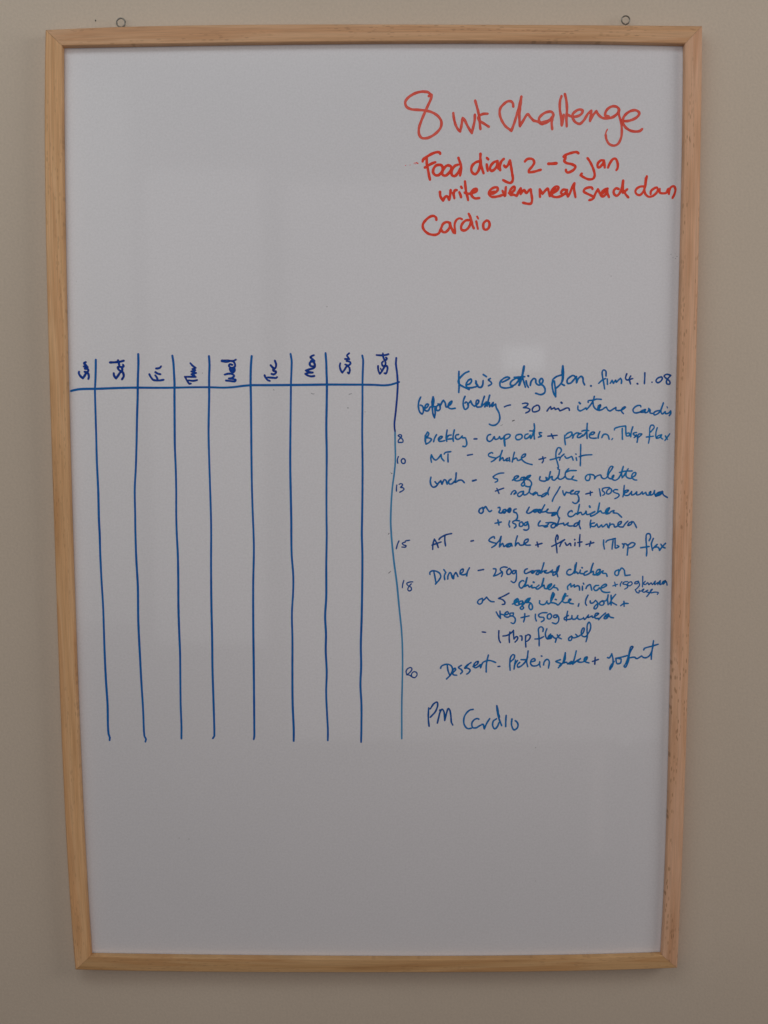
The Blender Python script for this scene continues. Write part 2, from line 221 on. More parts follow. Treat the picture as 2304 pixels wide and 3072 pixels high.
('handwritten_word', 'dark blue sideways word Tue, column heading', 'dark', [[1.9,-104.3,136.3,-103.4,134.3,-101.5,131.9,-99.4,131.0],[1.9,-101.5,134.3,-96.7,134.0,-93.4,133.8,-92.4,134.6],[1.9,-97.6,137.6,-95.7,137.1,-93.6,138.5,-93.3,139.9,-95.7,140.4,-96.2,141.8],[1.9,-98.5,145.8,-96.6,143.7,-95.2,142.3,-93.7,143.7,-93.2,146.5,-94.4,150.1],[2.21,-95.7,143.2,-95.7,141.3]]),
('handwritten_word', 'dark blue sideways word Mon, column heading', 'dark', [[1.96,-57.2,135.5,-60.3,135.2,-63.7,136.2,-65.6,137.6],[1.96,-65.6,137.6,-62.7,138.5,-58.6,138.8],[1.96,-58.6,138.8,-62.7,139.5,-65.1,140.7],[1.96,-65.1,140.7,-61.7,141.8,-57.9,142.8,-56.4,144.2],[1.96,-56.4,144.2,-56.7,147.0,-58.3,148.9,-60.7,148.5,-61.4,146.6,-59.8,144.7,-56.9,144.7],[1.96,-60.2,149.6,-56.9,149.6],[1.96,-56.9,149.6,-59.2,151.7,-60.6,153.2,-59.2,154.3,-57.3,155.1]]),
('handwritten_word', 'dark blue sideways word Sun, second column heading from the right', 'dark', [[1.77,-32.4,147.4,-32.9,144.6,-31.9,140.8,-30.5,138.5],[1.77,-30.5,138.5,-28.4,141.3,-26.0,144.6,-24.1,143.6,-23.4,140.8,-24.3,137.7,-25.4,138.7],[1.77,-27.6,146.2,-24.5,145.5,-22.6,147.4,-23.5,148.8,-26.4,149.5],[1.77,-27.8,151.4,-23.9,151.2],[1.77,-23.9,151.2,-25.2,153.3,-26.0,154.7,-23.9,156.8]]),
('handwritten_word', 'dark blue sideways word Sat, rightmost column heading', 'dark', [[1.77,3.4,144.8,3.5,141.9,4.2,139.1,5.1,137.5],[1.77,5.1,137.5,6.8,139.4,8.8,142.8,10.3,144.6,11.7,144.8,12.4,143.1,12.0,140.2,10.8,137.7,9.4,138.0],[1.14,5.8,142.5,6.5,140.7],[1.77,8.0,156.6,8.6,152.4,10.0,149.6,10.6,147.3,10.1,145.3,8.6,144.5,7.3,145.9,7.1,147.7,8.3,149.1],[1.77,10.9,152.6,11.8,151.8,11.0,150.4,10.0,150.4],[1.77,2.0,155.0,5.2,154.8,8.6,154.8,11.4,155.2,13.4,155.9]]),
('grid_line', 'horizontal blue header line of the week table', 'grid', [[2.03,-288.5,122.1,-282.2,123.5,-273.6,124.0,-265.5,124.0,-244.9,124.7,-224.8,125.0,-206.7,124.8,-190.0,124.9,-173.2,125.2,-157.0,125.2,-143.6,124.8,-134.2,125.2,-134.2,125.2,-124.6,126.4,-117.4,127.0,-100.7,127.0,-79.2,127.1,-62.5,127.2,-45.4,127.4,-28.2,127.3,-11.5,127.2,-0.5,127.0,9.0,126.5,15.7,127.2,23.3,129.6]]),
('grid_line', 'blue column line between Sun and Sat', 'grid', [[1.96,-264.2,151.4,-264.4,144.8,-264.9,135.3,-265.6,125.9,-265.8,123.5,-265.9,102.7,-265.9,77.9,-266.0,57.0,-265.5,27.9,-265.6,-2.3,-265.3,-14.2,-265.3,-34.5,-264.8,-60.0,-264.0,-85.6,-263.9,-106.1,-263.8,-132.0,-263.3,-157.9,-262.4,-184.0,-262.6,-204.9,-262.2,-212.3,-261.1,-216.0,-261.4,-218.6]]),
('grid_line', 'blue column line between Sat and Fri', 'grid', [[1.96,-223.8,156.5,-223.8,149.4,-224.6,135.2,-225.0,127.6,-225.3,117.4,-226.4,97.6,-227.5,72.8,-228.9,47.9,-230.4,27.8,-230.6,2.7,-230.8,-14.3,-230.6,-39.7,-229.8,-65.2,-230.2,-101.1,-229.5,-132.0,-228.8,-158.0,-227.7,-189.3,-227.4,-210.2,-227.1,-214.4,-225.5,-217.6,-226.3,-220.2]]),
('grid_line', 'blue column line between Fri and Thur', 'grid', [[1.96,-191.5,155.0,-190.7,149.3,-190.3,139.9,-190.0,127.5,-190.2,122.3,-190.7,92.6,-191.0,69.7,-190.6,47.8,-190.6,27.7,-191.1,3.6,-191.0,-14.4,-190.4,-34.7,-190.5,-60.1,-190.9,-85.7,-190.7,-111.4,-190.3,-132.1,-190.6,-158.0,-190.8,-184.1,-190.5,-205.1,-190.8,-217.1]]),
('grid_line', 'blue column line between Thur and Wed', 'grid', [[1.96,-156.8,154.4,-156.4,146.4,-157.0,135.0,-157.1,127.5,-157.3,117.2,-158.5,82.6,-158.4,57.7,-158.0,27.6,-157.7,-2.6,-157.8,-14.5,-158.5,-44.9,-158.9,-85.8,-158.8,-116.7,-159.0,-147.7,-158.6,-179.0,-158.3,-210.4,-158.4,-214.6,-160.0,-216.9]]),
('grid_line', 'blue column line between Wed and Tue', 'grid', [[1.96,-116.3,154.3,-117.2,144.4,-117.7,129.2,-117.6,116.8,-117.7,91.6,-117.9,61.2,-117.9,30.6,-117.5,5.0,-117.0,-14.6,-116.9,-30.1,-118.1,-66.4,-118.6,-108.2,-118.7,-145.1,-118.9,-182.2,-119.1,-208.9,-119.2,-215.4,-119.8,-218.0]]),
('grid_line', 'blue column line between Tue and Mon', 'grid', [[1.96,-79.4,156.3,-78.5,150.9,-78.8,139.5,-79.3,129.1,-79.7,111.7,-80.4,81.4,-80.9,50.9,-80.7,20.3,-80.5,-5.4,-80.6,-14.6,-80.5,-35.3,-79.2,-56.1,-79.5,-71.7,-80.9,-92.6,-80.7,-118.8,-81.1,-150.5,-81.2,-182.3,-80.4,-209.0,-80.6,-219.7]]),
('grid_line', 'blue column line between Mon and Sun', 'grid', [[1.96,-46.3,156.9,-45.7,148.9,-45.5,139.4,-45.2,129.0,-45.5,111.6,-46.1,86.4,-45.9,61.0,-46.4,30.4,-46.6,-0.3,-46.5,-14.7,-47.2,-45.8,-47.5,-77.0,-48.7,-95.8,-48.0,-113.6,-48.4,-129.4,-47.6,-150.5,-48.3,-171.7,-47.6,-193.0,-46.9,-209.1,-47.1,-219.2]]),
('grid_line', 'blue column line between the right Sun and Sat', 'grid', [[1.96,-11.5,154.6,-10.7,150.7,-11.1,139.3,-11.4,128.9,-11.5,111.5,-11.9,81.2,-11.7,50.8,-12.0,20.1,-12.5,-5.5,-12.7,-14.8,-12.3,-35.5,-12.6,-66.6,-13.3,-98.0,-14.2,-124.2,-14.0,-145.3,-14.8,-163.3,-13.9,-182.5,-14.0,-203.8,-14.4,-220.9]]),
('grid_line', 'dark upper piece of the wavy right edge line', 'dark', [[1.71,20.7,152.3,20.3,146.8,21.3,139.3,22.0,129.8,21.7,119.5,20.1,101.4,18.8,89.2,19.3,83.2]]),
('grid_line', 'pale lower piece of the wavy right edge line', 'pale', [[1.72,19.4,84.2,19.5,71.0,19.7,55.8,18.7,43.6,16.9,30.3,15.7,14.9,15.1,-3.6,15.4,-11.7,16.1,-21.9,18.2,-42.6,20.9,-63.3,23.2,-87.6,25.3,-108.5,26.1,-122.5,26.4,-143.5,26.0,-164.0,25.6,-182.5,25.5,-217.6]]),
('handwritten_number', 'small blue 8 beside the table edge', 'navy', [[1.27,22.3,78.9,23.7,79.8,25.3,79.4,25.5,78.0,24.4,76.5,22.6,74.4,22.6,72.6,24.4,72.4,26.6,72.6,27.1,74.0,26.2,75.8,24.4,77.3,22.4,78.7]]),
('handwritten_number', 'small blue 10 beside the table edge', 'navy', [[1.34,22.6,58.9,21.8,56.8,21.6,54.6,22.0,52.5],[1.34,26.9,57.0,25.5,55.7,25.6,53.5,26.9,52.3,28.7,52.8,29.1,55.0,28.3,56.6,26.9,57.0]]),
('handwritten_number', 'small blue 13 beside the table edge', 'navy', [[1.28,21.0,31.7,20.7,29.0,20.7,25.9],[1.28,23.3,32.4,25.1,33.0,26.5,32.2,26.2,31.0,24.7,29.5,26.9,29.0,28.0,27.9,26.9,26.5,23.8,24.8]]),
('ink_smudge', 'small dark speck left of the wavy edge line', 'speck', [[0.96,15.9,42.7,16.4,42.9],[0.38,15.2,43.7,15.4,43.5],[0.64,12.8,-15.8,13.6,-14.7],[0.64,13.0,-53.6,15.1,-51.7]]),
('handwritten_number', 'small blue 15 beside the table edge', 'navy', [[1.28,23.0,-22.3,21.6,-25.4,20.4,-29.9],[1.28,33.2,-21.6,29.1,-22.3],[1.28,29.1,-23.3,26.2,-24.6,27.4,-26.1,29.8,-26.9,29.2,-28.2,25.8,-28.2]]),
('handwritten_number', 'small blue 18 beside the table edge', 'navy', [[1.22,27.7,-60.6,26.7,-64.0,26.2,-67.8],[1.22,36.3,-62.1,33.2,-62.3,30.5,-63.7,31.8,-65.8,34.6,-67.5,34.9,-69.9,32.8,-71.0,31.5,-69.6,32.5,-66.8,34.9,-64.0]]),
('handwritten_number', 'small blue 20 beside the table edge', 'navy', [[1.24,30.5,-153.4,29.8,-150.2,31.6,-147.4,34.5,-146.5,35.5,-148.3,33.2,-151.6,30.4,-153.8],[1.24,30.4,-153.8,33.2,-154.1,35.2,-155.5,38.0,-156.6,40.4,-154.1,40.1,-151.7,37.6,-150.6,35.2,-152.7,35.2,-155.5]]),
('handwritten_word', "blue handwritten word Kev's", 'text', [[1.77,80.1,139.4,80.0,133.8,80.4,127.2,80.0,119.6],[1.77,89.5,139.4,85.8,137.8,81.8,134.1,79.5,130.8,80.2,127.8,83.9,125.2,89.9,122.4],[1.77,86.9,126.5,90.5,127.8,92.2,130.5,91.5,132.1,89.2,131.1,87.2,127.8,87.5,124.8,91.2,124.0,96.6,125.0],[1.77,96.2,130.4,96.9,127.8,98.6,124.8,101.2,124.5,102.6,126.5,103.1,130.8],[2.21,96.2,128.5,97.9,125.8],[1.77,103.2,136.4,106.2,134.4],[1.58,109.9,132.7,108.2,131.4,110.5,129.4,111.2,127.8,108.2,125.8]]),
('handwritten_word', 'blue handwritten word eating', 'text', [[1.71,121.2,129.1,125.2,131.0,128.2,133.0,126.5,134.0,122.5,132.7,119.2,129.1,119.6,125.1,123.3,123.7,127.9,124.1,131.3,125.1],[1.71,137.9,134.0,132.5,132.0,129.2,129.0,129.3,126.4,132.6,126.4,135.9,129.7,137.9,133.3],[1.71,136.5,132.3,137.6,129.7,137.3,126.4],[1.71,141.8,144.2,140.8,139.6,140.7,133.6,141.9,129.0,143.3,124.4],[1.71,132.5,133.7,137.9,134.0,142.5,134.3],[2.21,137.3,126.4,139.2,131.7,140.8,138.3,141.8,144.2],[1.71,143.9,130.3,144.6,127.0,146.1,124.3],[2.05,145.7,135.1,146.0,134.9],[1.71,147.9,126.0,148.6,129.6,151.2,132.6,152.9,131.6,153.3,128.3,156.0,126.3,158.6,127.6,159.9,130.9,158.5,132.6,156.6,130.6,157.3,127.6,160.3,125.6,162.0,122.3,161.4,119.0,158.1,117.4,153.0,118.7]]),
('handwritten_word', 'blue handwritten word plan', 'text', [[1.71,169.2,131.6,168.6,126.3,170.1,119.0,172.1,115.3],[1.71,172.1,115.3,172.0,120.3,170.6,130.2],[1.71,169.2,131.6,172.5,134.2,177.2,135.8],[1.71,172.7,123.6,176.0,126.6,178.3,130.2,179.2,135.5,178.7,144.1],[1.7,178.5,144.4,177.9,138.8,178.3,132.2,177.7,127.6,180.4,125.9],[1.71,191.0,133.5,188.6,135.3,185.3,133.8,182.8,130.9,183.4,127.9,186.1,128.2,189.3,131.5,191.6,134.3],[1.71,191.6,134.3,191.7,128.9],[1.71,191.7,128.5,193.3,132.2,196.0,134.5,197.7,132.8,198.0,129.5,199.4,126.5],[1.9,205.3,125.5,205.6,125.4]]),
('handwritten_word', 'blue handwritten word from before the date', 'text', [[1.52,219.6,134.7,219.2,139.4,217.2,140.4,215.9,138.7,216.3,134.1,217.4,128.8,218.5,122.5],[1.52,212.7,127.8,216.0,130.8,219.3,132.4],[1.52,220.8,131.8,221.1,126.8],[1.52,223.7,127.8,225.4,130.7],[1.52,225.4,130.7,226.7,127.8],[1.52,226.7,127.8,228.7,130.7,229.4,128.8],[1.52,229.4,128.8,233.3,132.6],[1.52,233.3,132.6,234.4,130.7,234.2,127.7]]),
('handwritten_number', 'blue handwritten date 4.1.08', 'navy', [[1.52,239.2,136.7,238.1,132.7,239.4,131.0,245.0,132.3],[1.52,243.0,134.7,241.7,132.0,243.0,127.1],[1.9,249.3,127.5,249.8,127.2],[1.52,256.3,137.6,256.3,133.3,256.1,127.4],[1.42,263.3,128.8,263.3,128.7],[1.52,272.0,133.9,268.7,132.6,267.0,130.0,268.7,128.3,271.4,129.6,273.0,132.3,272.0,133.9],[1.52,280.9,135.1,277.2,136.2,274.6,134.6,276.7,132.3,280.1,129.3,280.1,127.0,277.4,127.3,277.0,129.9,278.6,132.6,280.9,135.1]]),
('handwritten_word', 'blue handwritten word before', 'text', [[1.65,43.9,115.4,42.2,111.4,41.7,106.8,42.9,101.4,45.2,99.4,46.6,102.8,45.6,106.8,43.5,107.8],[1.65,46.9,104.8,49.6,105.4,51.2,108.4,49.6,108.7,47.9,106.1,48.2,102.7,50.9,102.4,52.9,106.1],[1.65,55.6,115.4,54.6,110.7,54.9,105.4,55.6,99.4,57.0,95.7],[1.65,57.0,95.7,57.7,100.1,57.3,104.7],[1.9,55.6,115.4,56.3,111.4,55.3,106.7],[1.65,52.9,106.1,58.9,106.4],[1.65,61.6,108.7,59.3,106.7,58.6,103.7,60.3,102.4,62.3,104.0,61.9,107.4,60.3,109.0],[1.65,62.3,106.7,64.9,112.0],[1.65,65.6,112.3,67.3,109.4,68.0,106.0,70.3,106.0],[1.65,69.6,106.4,73.0,109.3,73.5,111.5,71.3,110.0,70.0,106.0,72.3,104.3,76.7,104.7]]),
('handwritten_word', 'blue handwritten word brekky with a long looping y', 'text', [[1.65,86.0,115.9,84.5,112.0,84.4,107.3,86.0,103.6,88.7,105.3,89.0,108.6,87.0,110.6,86.0,109.6],[1.65,88.4,108.0,91.4,111.6],[1.65,91.4,111.6,92.7,108.6,95.1,106.3],[1.65,95.1,106.6,98.4,109.3,99.0,111.9,97.4,112.3,96.4,109.3,97.4,105.9,100.4,105.9],[1.65,104.4,115.9,102.7,110.6,101.4,105.9],[1.65,109.4,116.9,108.1,111.9,107.1,106.6],[1.65,101.1,105.9,106.4,110.6],[1.65,106.4,110.6,104.8,105.9],[1.65,104.8,105.9,109.1,109.9],[1.65,109.1,109.9,109.4,106.0],[1.65,109.4,106.0,112.8,110.0],[1.65,112.8,110.0,111.8,106.2],[1.65,111.8,106.2,115.1,108.6],[1.65,115.1,108.6,115.8,105.2,118.2,100.6,119.2,95.2,117.9,91.2,114.6,88.6,111.2,88.6,109.2,89.6]]),
('handwritten_dash', 'blue dash after brekky', 'navy', [[1.52,123.5,105.9,125.8,106.9,129.2,107.7]]),
('ink_smudge', 'faint dark tick under the dash after brekky', 'speck', [[0.95,131.3,92.5,133.0,93.1],[0.32,120.0,88.0,122.1,89.1]]),
('handwritten_number', 'blue handwritten 30', 'navy', [[1.46,140.6,108.9,143.7,109.4,145.9,108.6,144.7,106.7,141.6,105.1],[1.46,141.6,105.1,145.7,104.6,147.8,103.2,146.7,101.5,143.8,100.1],[1.46,154.2,107.2,151.4,105.8,150.0,103.4,150.7,101.3,153.8,101.3,156.7,102.9,156.9,105.3,155.7,107.2,153.8,107.4]]),
('handwritten_word', 'blue handwritten word min', 'navy', [[1.52,164.1,101.9,165.7,104.3,167.4,106.0],[1.52,167.4,106.0,168.1,103.4],[1.52,168.1,103.4,171.0,105.0],[1.52,171.0,105.0,172.0,103.3],[1.52,172.0,103.3,174.8,104.3],[1.52,174.8,104.3,176.3,101.9],[1.52,176.3,101.9,179.6,103.3,182.9,104.7,184.8,104.3,185.3,102.4],[1.74,177.4,110.0,178.1,109.3]]),
('handwritten_word', 'blue handwritten word intense', 'text', [[1.52,193.4,106.6,193.5,103.3,195.4,101.9,198.2,103.0,201.1,104.7],[1.52,201.1,104.7,201.6,103.2],[1.9,194.5,109.8,195.5,108.8],[1.52,208.8,115.6,208.1,112.3,205.3,107.5,201.6,103.0],[1.52,207.7,110.4,208.2,106.6,209.7,104.2,211.6,102.8,213.0,102.3],[1.52,203.1,109.9,203.1,111.3,207.6,112.0,211.4,113.0,215.5,112.7],[1.52,212.4,103.7,214.7,105.6,214.7,107.5,213.3,106.8,212.4,104.7,212.9,102.5,216.2,103.0,219.0,104.9,220.5,105.4],[1.52,220.5,105.4,221.9,102.7,223.9,101.8,227.2,103.7,229.5,105.1],[1.52,229.5,105.1,229.6,102.7,232.5,102.0],[1.52,232.0,102.0,235.3,102.7,238.6,105.3,237.6,105.5,235.3,103.6,234.8,101.7,236.8,99.1],[2.06,235.8,103.2,237.9,104.8],[2.22,213.0,106.3,213.3,103.7]]),
('handwritten_word', 'blue handwritten word cardio ending the brekky line', 'text', [[1.52,253.2,105.5,252.9,106.7,250.0,106.7,247.2,105.0,245.8,102.7,246.8,100.3,249.2,99.8,252.5,100.7,256.3,102.6],[1.52,257.3,103.1,254.0,101.7,253.0,100.7,255.9,100.5,257.7,103.1],[1.52,257.7,103.1,257.3,100.0,259.7,100.7,261.1,103.6],[1.52,260.6,104.1,262.0,102.6,262.1,99.8,265.0,99.2],[1.52,271.1,102.1,267.3,101.2,265.5,99.3,266.4,97.9,269.8,99.3,272.1,102.1,273.4,105.4,274.5,109.2],[1.52,274.5,109.2,273.2,105.4,272.3,101.6,273.6,98.8,276.4,100.9],[1.52,276.4,100.9,276.9,99.0,279.8,99.7,281.6,101.6],[1.52,281.6,101.6,281.7,99.2,280.3,97.1],[1.11,278.0,105.7,278.5,104.5]]),
('handwritten_word', 'blue handwritten word Brekky with capital B', 'text2', [[1.59,50.4,82.2,48.7,79.0,48.1,74.4,49.0,70.7],[1.59,50.4,82.2,51.6,81.0,49.8,77.3,48.7,76.5],[1.59,49.0,76.7,52.4,76.4,54.1,75.3,52.4,72.7,49.0,70.7],[1.91,48.4,79.0,48.3,73.3],[1.59,59.0,79.6,57.3,76.7,56.2,73.0],[1.59,61.1,75.0,63.3,76.1,64.5,77.8,62.8,78.1,60.8,75.6,61.6,73.5,64.5,73.5,66.8,74.1],[1.59,69.1,84.1,68.5,80.1,68.2,76.1,68.8,73.2],[1.59,68.5,76.7,70.8,79.0,73.1,79.3],[1.59,76.0,84.1,75.1,80.1,74.7,76.1,75.1,73.2],[1.59,68.5,75.3,72.0,75.6,74.9,75.8],[1.59,80.0,79.8,77.7,79.2,77.1,76.7,78.9,75.2,81.7,76.4,83.5,78.4],[1.59,82.9,78.1,84.0,76.6,86.3,76.6,87.5,73.8,87.8,70.3,86.4,68.3,84.1,68.6]]),
('handwritten_dash', 'blue dash after capital Brekky', 'navy', [[1.59,94.8,75.5,97.5,75.6]]),
('handwritten_word', 'blue handwritten word cup', 'text2', [[1.53,110.5,79.7,108.5,79.2,107.1,76.6,107.7,74.0,109.7,73.1,112.3,74.8,114.0,77.7],[1.53,114.0,77.7,115.1,75.1,118.0,76.0,119.1,77.7],[1.53,119.1,77.7,120.3,75.4,122.6,76.5,123.5,78.0],[1.91,123.5,78.0,123.8,73.1,124.3,68.8],[1.53,123.5,76.0,124.3,78.8,127.8,80.0,129.2,79.1,128.4,77.1,124.9,75.1]]),
('handwritten_word', 'blue handwritten word oats', 'text2', [[1.53,138.1,79.9,135.2,78.8,134.4,76.5,135.8,74.8,138.7,75.1,140.7,77.4,139.8,79.6,137.8,79.9],[1.53,146.1,80.2,143.8,79.4,143.0,77.3,143.9,75.6,146.7,76.8,148.4,79.1],[1.53,148.4,79.1,148.8,75.9,150.7,79.9,151.8,84.5],[1.52,151.9,89.9,152.4,85.6,151.9,79.9,152.4,75.3],[1.52,147.8,83.1,152.4,82.8],[1.52,159.3,81.3,157.0,81.3,157.6,79.3,159.1,78.2,156.2,77.0]]),
('plus_sign', 'blue plus sign after oats', 'navy', [[1.46,165.1,78.0,169.7,78.4,174.0,78.8],[1.46,168.5,80.1,170.3,75.8]]),
('handwritten_word', 'blue handwritten word protein in the Brekky line', 'text2', [[1.53,181.2,78.7,181.3,74.7,182.0,69.8],[1.53,181.2,77.8,184.0,80.7,187.5,81.8,188.1,79.8,185.8,77.2,182.7,76.1],[1.52,189.2,79.2,188.8,76.1],[1.53,188.8,76.1,189.8,78.7,192.1,80.9,194.7,80.9],[1.52,196.7,80.6,194.1,79.2,193.3,76.9,195.6,76.6,198.4,79.2],[1.52,197.4,82.6,200.1,83.4,204.0,83.1],[1.53,195.8,77.1,199.1,78.4,201.8,82.0],[1.52,202.5,90.0,202.3,85.3,202.3,80.4,202.6,75.6],[1.52,205.2,79.2,208.5,79.8,209.6,81.4,207.4,81.7,204.9,79.2,205.2,76.7,208.0,75.9,211.4,76.0],[1.52,214.6,82.3,213.5,79.2,213.1,75.9],[1.53,216.6,76.4,218.0,79.2,220.2,79.8,222.4,78.6,223.6,75.0],[1.27,226.9,75.6,226.1,74.5]]),
('handwritten_word', 'blue handwritten word Tblsp ending the Brekky line', 'text2', [[1.46,228.4,83.7,228.7,85.0,232.8,86.6,238.9,87.5],[1.46,235.9,85.2,236.0,80.3,236.3,74.7],[1.46,239.2,87.2,239.3,83.6,239.6,79.7,240.2,78.0,243.0,78.6,242.4,80.8,240.2,80.3],[1.46,245.9,86.6,244.6,81.9,244.1,77.2],[1.46,249.6,81.3,246.5,80.5,247.1,79.1,249.1,78.0,247.5,76.4],[1.46,249.6,79.1,250.8,76.3,250.3,71.9],[1.46,250.5,75.8,254.6,79.7,251.8,79.7,250.8,78.0]]),
('handwritten_word', 'blue handwritten word flax in the Brekky line', 'text2', [[1.4,261.2,71.1,261.9,75.2,262.1,80.8,262.2,85.7,263.3,88.0,265.6,88.0,266.2,85.7,264.5,83.5,263.0,81.6],[1.4,259.1,76.9,265.8,77.7],[1.4,269.2,85.7,268.2,81.8,268.0,78.0,268.6,75.5],[1.4,273.5,79.1,270.2,78.0,268.6,75.7,271.9,76.6,273.5,79.1],[1.4,273.5,79.1,273.0,76.3,274.7,74.9],[1.4,281.2,79.9,279.1,76.8,276.7,73.5],[1.4,277.1,77.9,279.1,74.6]]),
('handwritten_word', 'blue handwritten letters MT', 'text2', [[1.53,54.2,53.4,53.6,57.2,54.2,60.6],[1.53,54.2,60.6,55.9,57.2,58.2,55.5,61.1,57.7,63.4,60.9],[1.53,63.4,60.9,64.0,57.2,66.3,54.6],[1.53,66.3,61.2,67.4,62.6,72.6,63.5],[1.53,70.0,61.2,69.9,57.1,70.1,53.7]]),
('handwritten_dash', 'blue dash after MT', 'navy', [[1.46,88.7,60.0,93.3,60.8]]),
('handwritten_word', 'blue handwritten word Shake in the MT line', 'text2', [[1.46,112.7,61.9,111.8,62.5,108.9,61.1,108.9,59.3,112.4,57.9,115.9,57.0,114.1,55.3,111.3,53.6],[1.47,115.9,57.0,119.9,59.9,121.8,64.5],[1.46,121.8,64.5,120.4,59.9,119.3,54.7],[1.47,119.3,54.7,122.2,57.6,123.4,54.7,126.8,57.0,125.7,54.7,128.5,55.3,128.5,57.6,129.1,54.1],[1.46,133.4,62.7,132.3,58.1,131.4,53.5],[1.47,132.0,55.8,135.4,57.3,136.6,55.0,140.6,56.1],[1.46,140.0,57.0,143.5,59.0,144.0,61.0,141.7,60.4,140.0,57.0,143.0,53.5,146.4,51.9,150.5,50.9]]),
('plus_sign', 'blue plus sign after Shake in the MT line', 'navy', [[1.4,157.0,55.8,163.4,57.5],[1.4,160.5,58.3,161.1,54.6,160.0,52.6]]),
('handwritten_word', 'blue handwritten word fruit in the MT line', 'text2', [[1.46,176.0,60.6,178.2,64.3,177.3,66.5,175.0,66.9,173.4,63.8,173.1,58.0,174.4,53.4,175.6,48.9,175.3,46.5],[1.46,167.7,55.5,172.3,56.6,176.3,58.0],[1.46,176.6,55.1,177.7,58.0,180.9,60.9],[1.46,181.5,58.9,183.2,56.9,186.7,58.0,188.1,58.6,189.6,55.1],[1.46,192.0,61.0,192.3,60.6],[1.46,192.4,57.4,193.0,54.8],[1.46,196.6,70.0,196.6,64.3,196.6,55.7,196.5,49.6],[1.46,195.3,58.3,199.3,59.6,202.3,60.0,207.4,60.2]]),
('handwritten_word', 'blue handwritten word lunch', 'text', [[1.6,53.7,39.1,53.1,35.3,54.0,31.3,56.0,29.5,58.6,30.4,60.9,33.3,63.2,35.8],[1.6,57.7,34.7,59.7,32.7,62.0,34.7],[1.6,63.2,35.6,64.3,32.4],[1.6,64.3,32.4,66.6,36.7,68.1,35.9,69.3,32.4],[1.6,73.0,37.3,70.7,35.3,71.3,32.7,73.6,32.7,76.5,35.3,77.6,36.4],[1.59,77.9,43.1,77.6,38.7,77.0,34.1,80.5,36.1,83.4,36.1,85.7,33.8]]),
('handwritten_dash', 'blue dash after lunch', 'navy', [[1.92,93.7,35.5,97.0,36.4]]),
('handwritten_number', 'blue handwritten 5 in the lunch line', 'text', [[1.47,123.4,43.0,119.7,42.7,115.7,41.2,113.1,39.2],[1.47,113.1,39.2,114.5,37.8,117.4,36.9,117.4,35.2,115.1,34.1]]),
('plus_sign', 'blue plus sign before salad', 'navy', [[1.34,115.5,25.6,123.6,28.5],[1.34,116.9,28.2,119.0,23.3]]),
('handwritten_word', 'blue handwritten word egg in the lunch line', 'text2', [[1.53,131.8,36.0,135.7,37.9,137.6,39.8,136.1,40.3,133.7,38.9,133.5,36.5,135.7,35.3,139.0,36.0],[1.53,142.9,38.9,140.5,38.4,139.5,36.5,141.9,36.5,143.3,38.9,142.9,35.0,143.4,31.6,141.5,30.4,140.3,31.6,142.4,34.5,145.3,38.4],[1.53,148.9,40.8,146.2,39.8,144.8,37.9,147.2,38.4,149.1,40.5],[1.53,145.3,36.9,148.2,36.0,150.1,33.1,149.2,30.2,146.8,29.7,144.4,30.4]]),
('handwritten_word', 'blue handwritten word white in the lunch line', 'text2', [[1.53,158.2,39.3,157.8,36.4,160.2,35.2,163.6,35.4,165.0,38.3],[1.53,163.8,38.6,165.0,35.9,167.9,38.8],[1.53,168.0,44.1,167.1,40.2,166.2,36.4],[1.53,166.2,36.4,168.8,39.3,169.8,39.5],[1.53,169.8,39.5,169.8,36.9,171.7,35.9,174.6,38.3],[1.53,176.7,46.0,176.2,41.7,175.3,38.5,177.0,36.8,179.9,37.6,182.3,39.7],[1.53,185.5,46.9,182.7,43.6,182.3,39.7,184.2,37.3,188.1,36.8],[1.53,182.7,43.6,187.0,45.0,192.8,45.1],[1.53,188.1,36.8,190.2,39.7],[1.53,190.2,39.7,189.0,38.5,189.0,36.8,193.4,35.4],[0.96,174.5,47.9,174.9,48.1]]),
('handwritten_word', 'blue handwritten word omlette', 'text2', [[1.47,205.8,41.6,202.9,40.6,201.5,38.2,202.5,35.8,204.9,35.8,206.1,38.7,205.8,41.3,209.1,40.9,208.8,41.1,210.3,39.7,210.3,37.2],[1.47,210.3,37.2,212.2,39.6,216.0,40.8,217.0,38.7,219.0,37.2,221.8,38.2,224.1,42.5,226.9,46.8,227.6,48.7,225.9,49.1,224.5,47.5,223.2,43.9,222.7,40.6,224.2,37.7,226.6,37.2,228.5,39.1,228.7,40.6,227.3,39.6,227.6,36.7,230.0,35.7,232.9,37.2,234.8,40.1,236.6,44.9,237.6,49.0],[1.47,237.6,48.7,236.1,43.4,236.7,38.1],[1.47,236.7,38.1,238.1,39.6,242.3,46.8],[1.47,240.5,42.9,240.5,39.6,243.0,37.6,245.9,37.6],[1.47,234.0,43.2,239.5,44.4,246.2,44.6],[1.47,245.8,38.1,249.2,40.5,249.6,42.9,247.7,42.9,246.0,40.5,246.3,38.1,248.3,36.2,250.7,35.9]]),
('handwritten_word', 'blue handwritten word salad', 'text', [[1.47,130.5,22.5,131.9,24.9,133.8,26.1,135.3,24.9,133.4,22.7,135.8,23.9],[1.47,142.5,25.4,138.7,24.4,136.8,22.0,138.2,20.3,141.1,22.0,142.5,24.9],[1.47,142.5,24.9,142.8,22.0,145.0,22.2,147.8,24.9,149.2,29.7],[1.47,149.0,29.7,148.1,24.9,150.2,22.7,154.1,24.6],[1.47,154.1,24.6,151.7,21.7,155.5,24.1],[1.47,155.5,24.1,156.5,21.5,159.4,21.2],[1.47,164.2,23.9,160.4,21.7,159.9,20.0,161.8,20.5,164.7,22.9,167.5,29.2],[1.47,167.5,29.2,165.9,25.3,166.4,21.9]]),
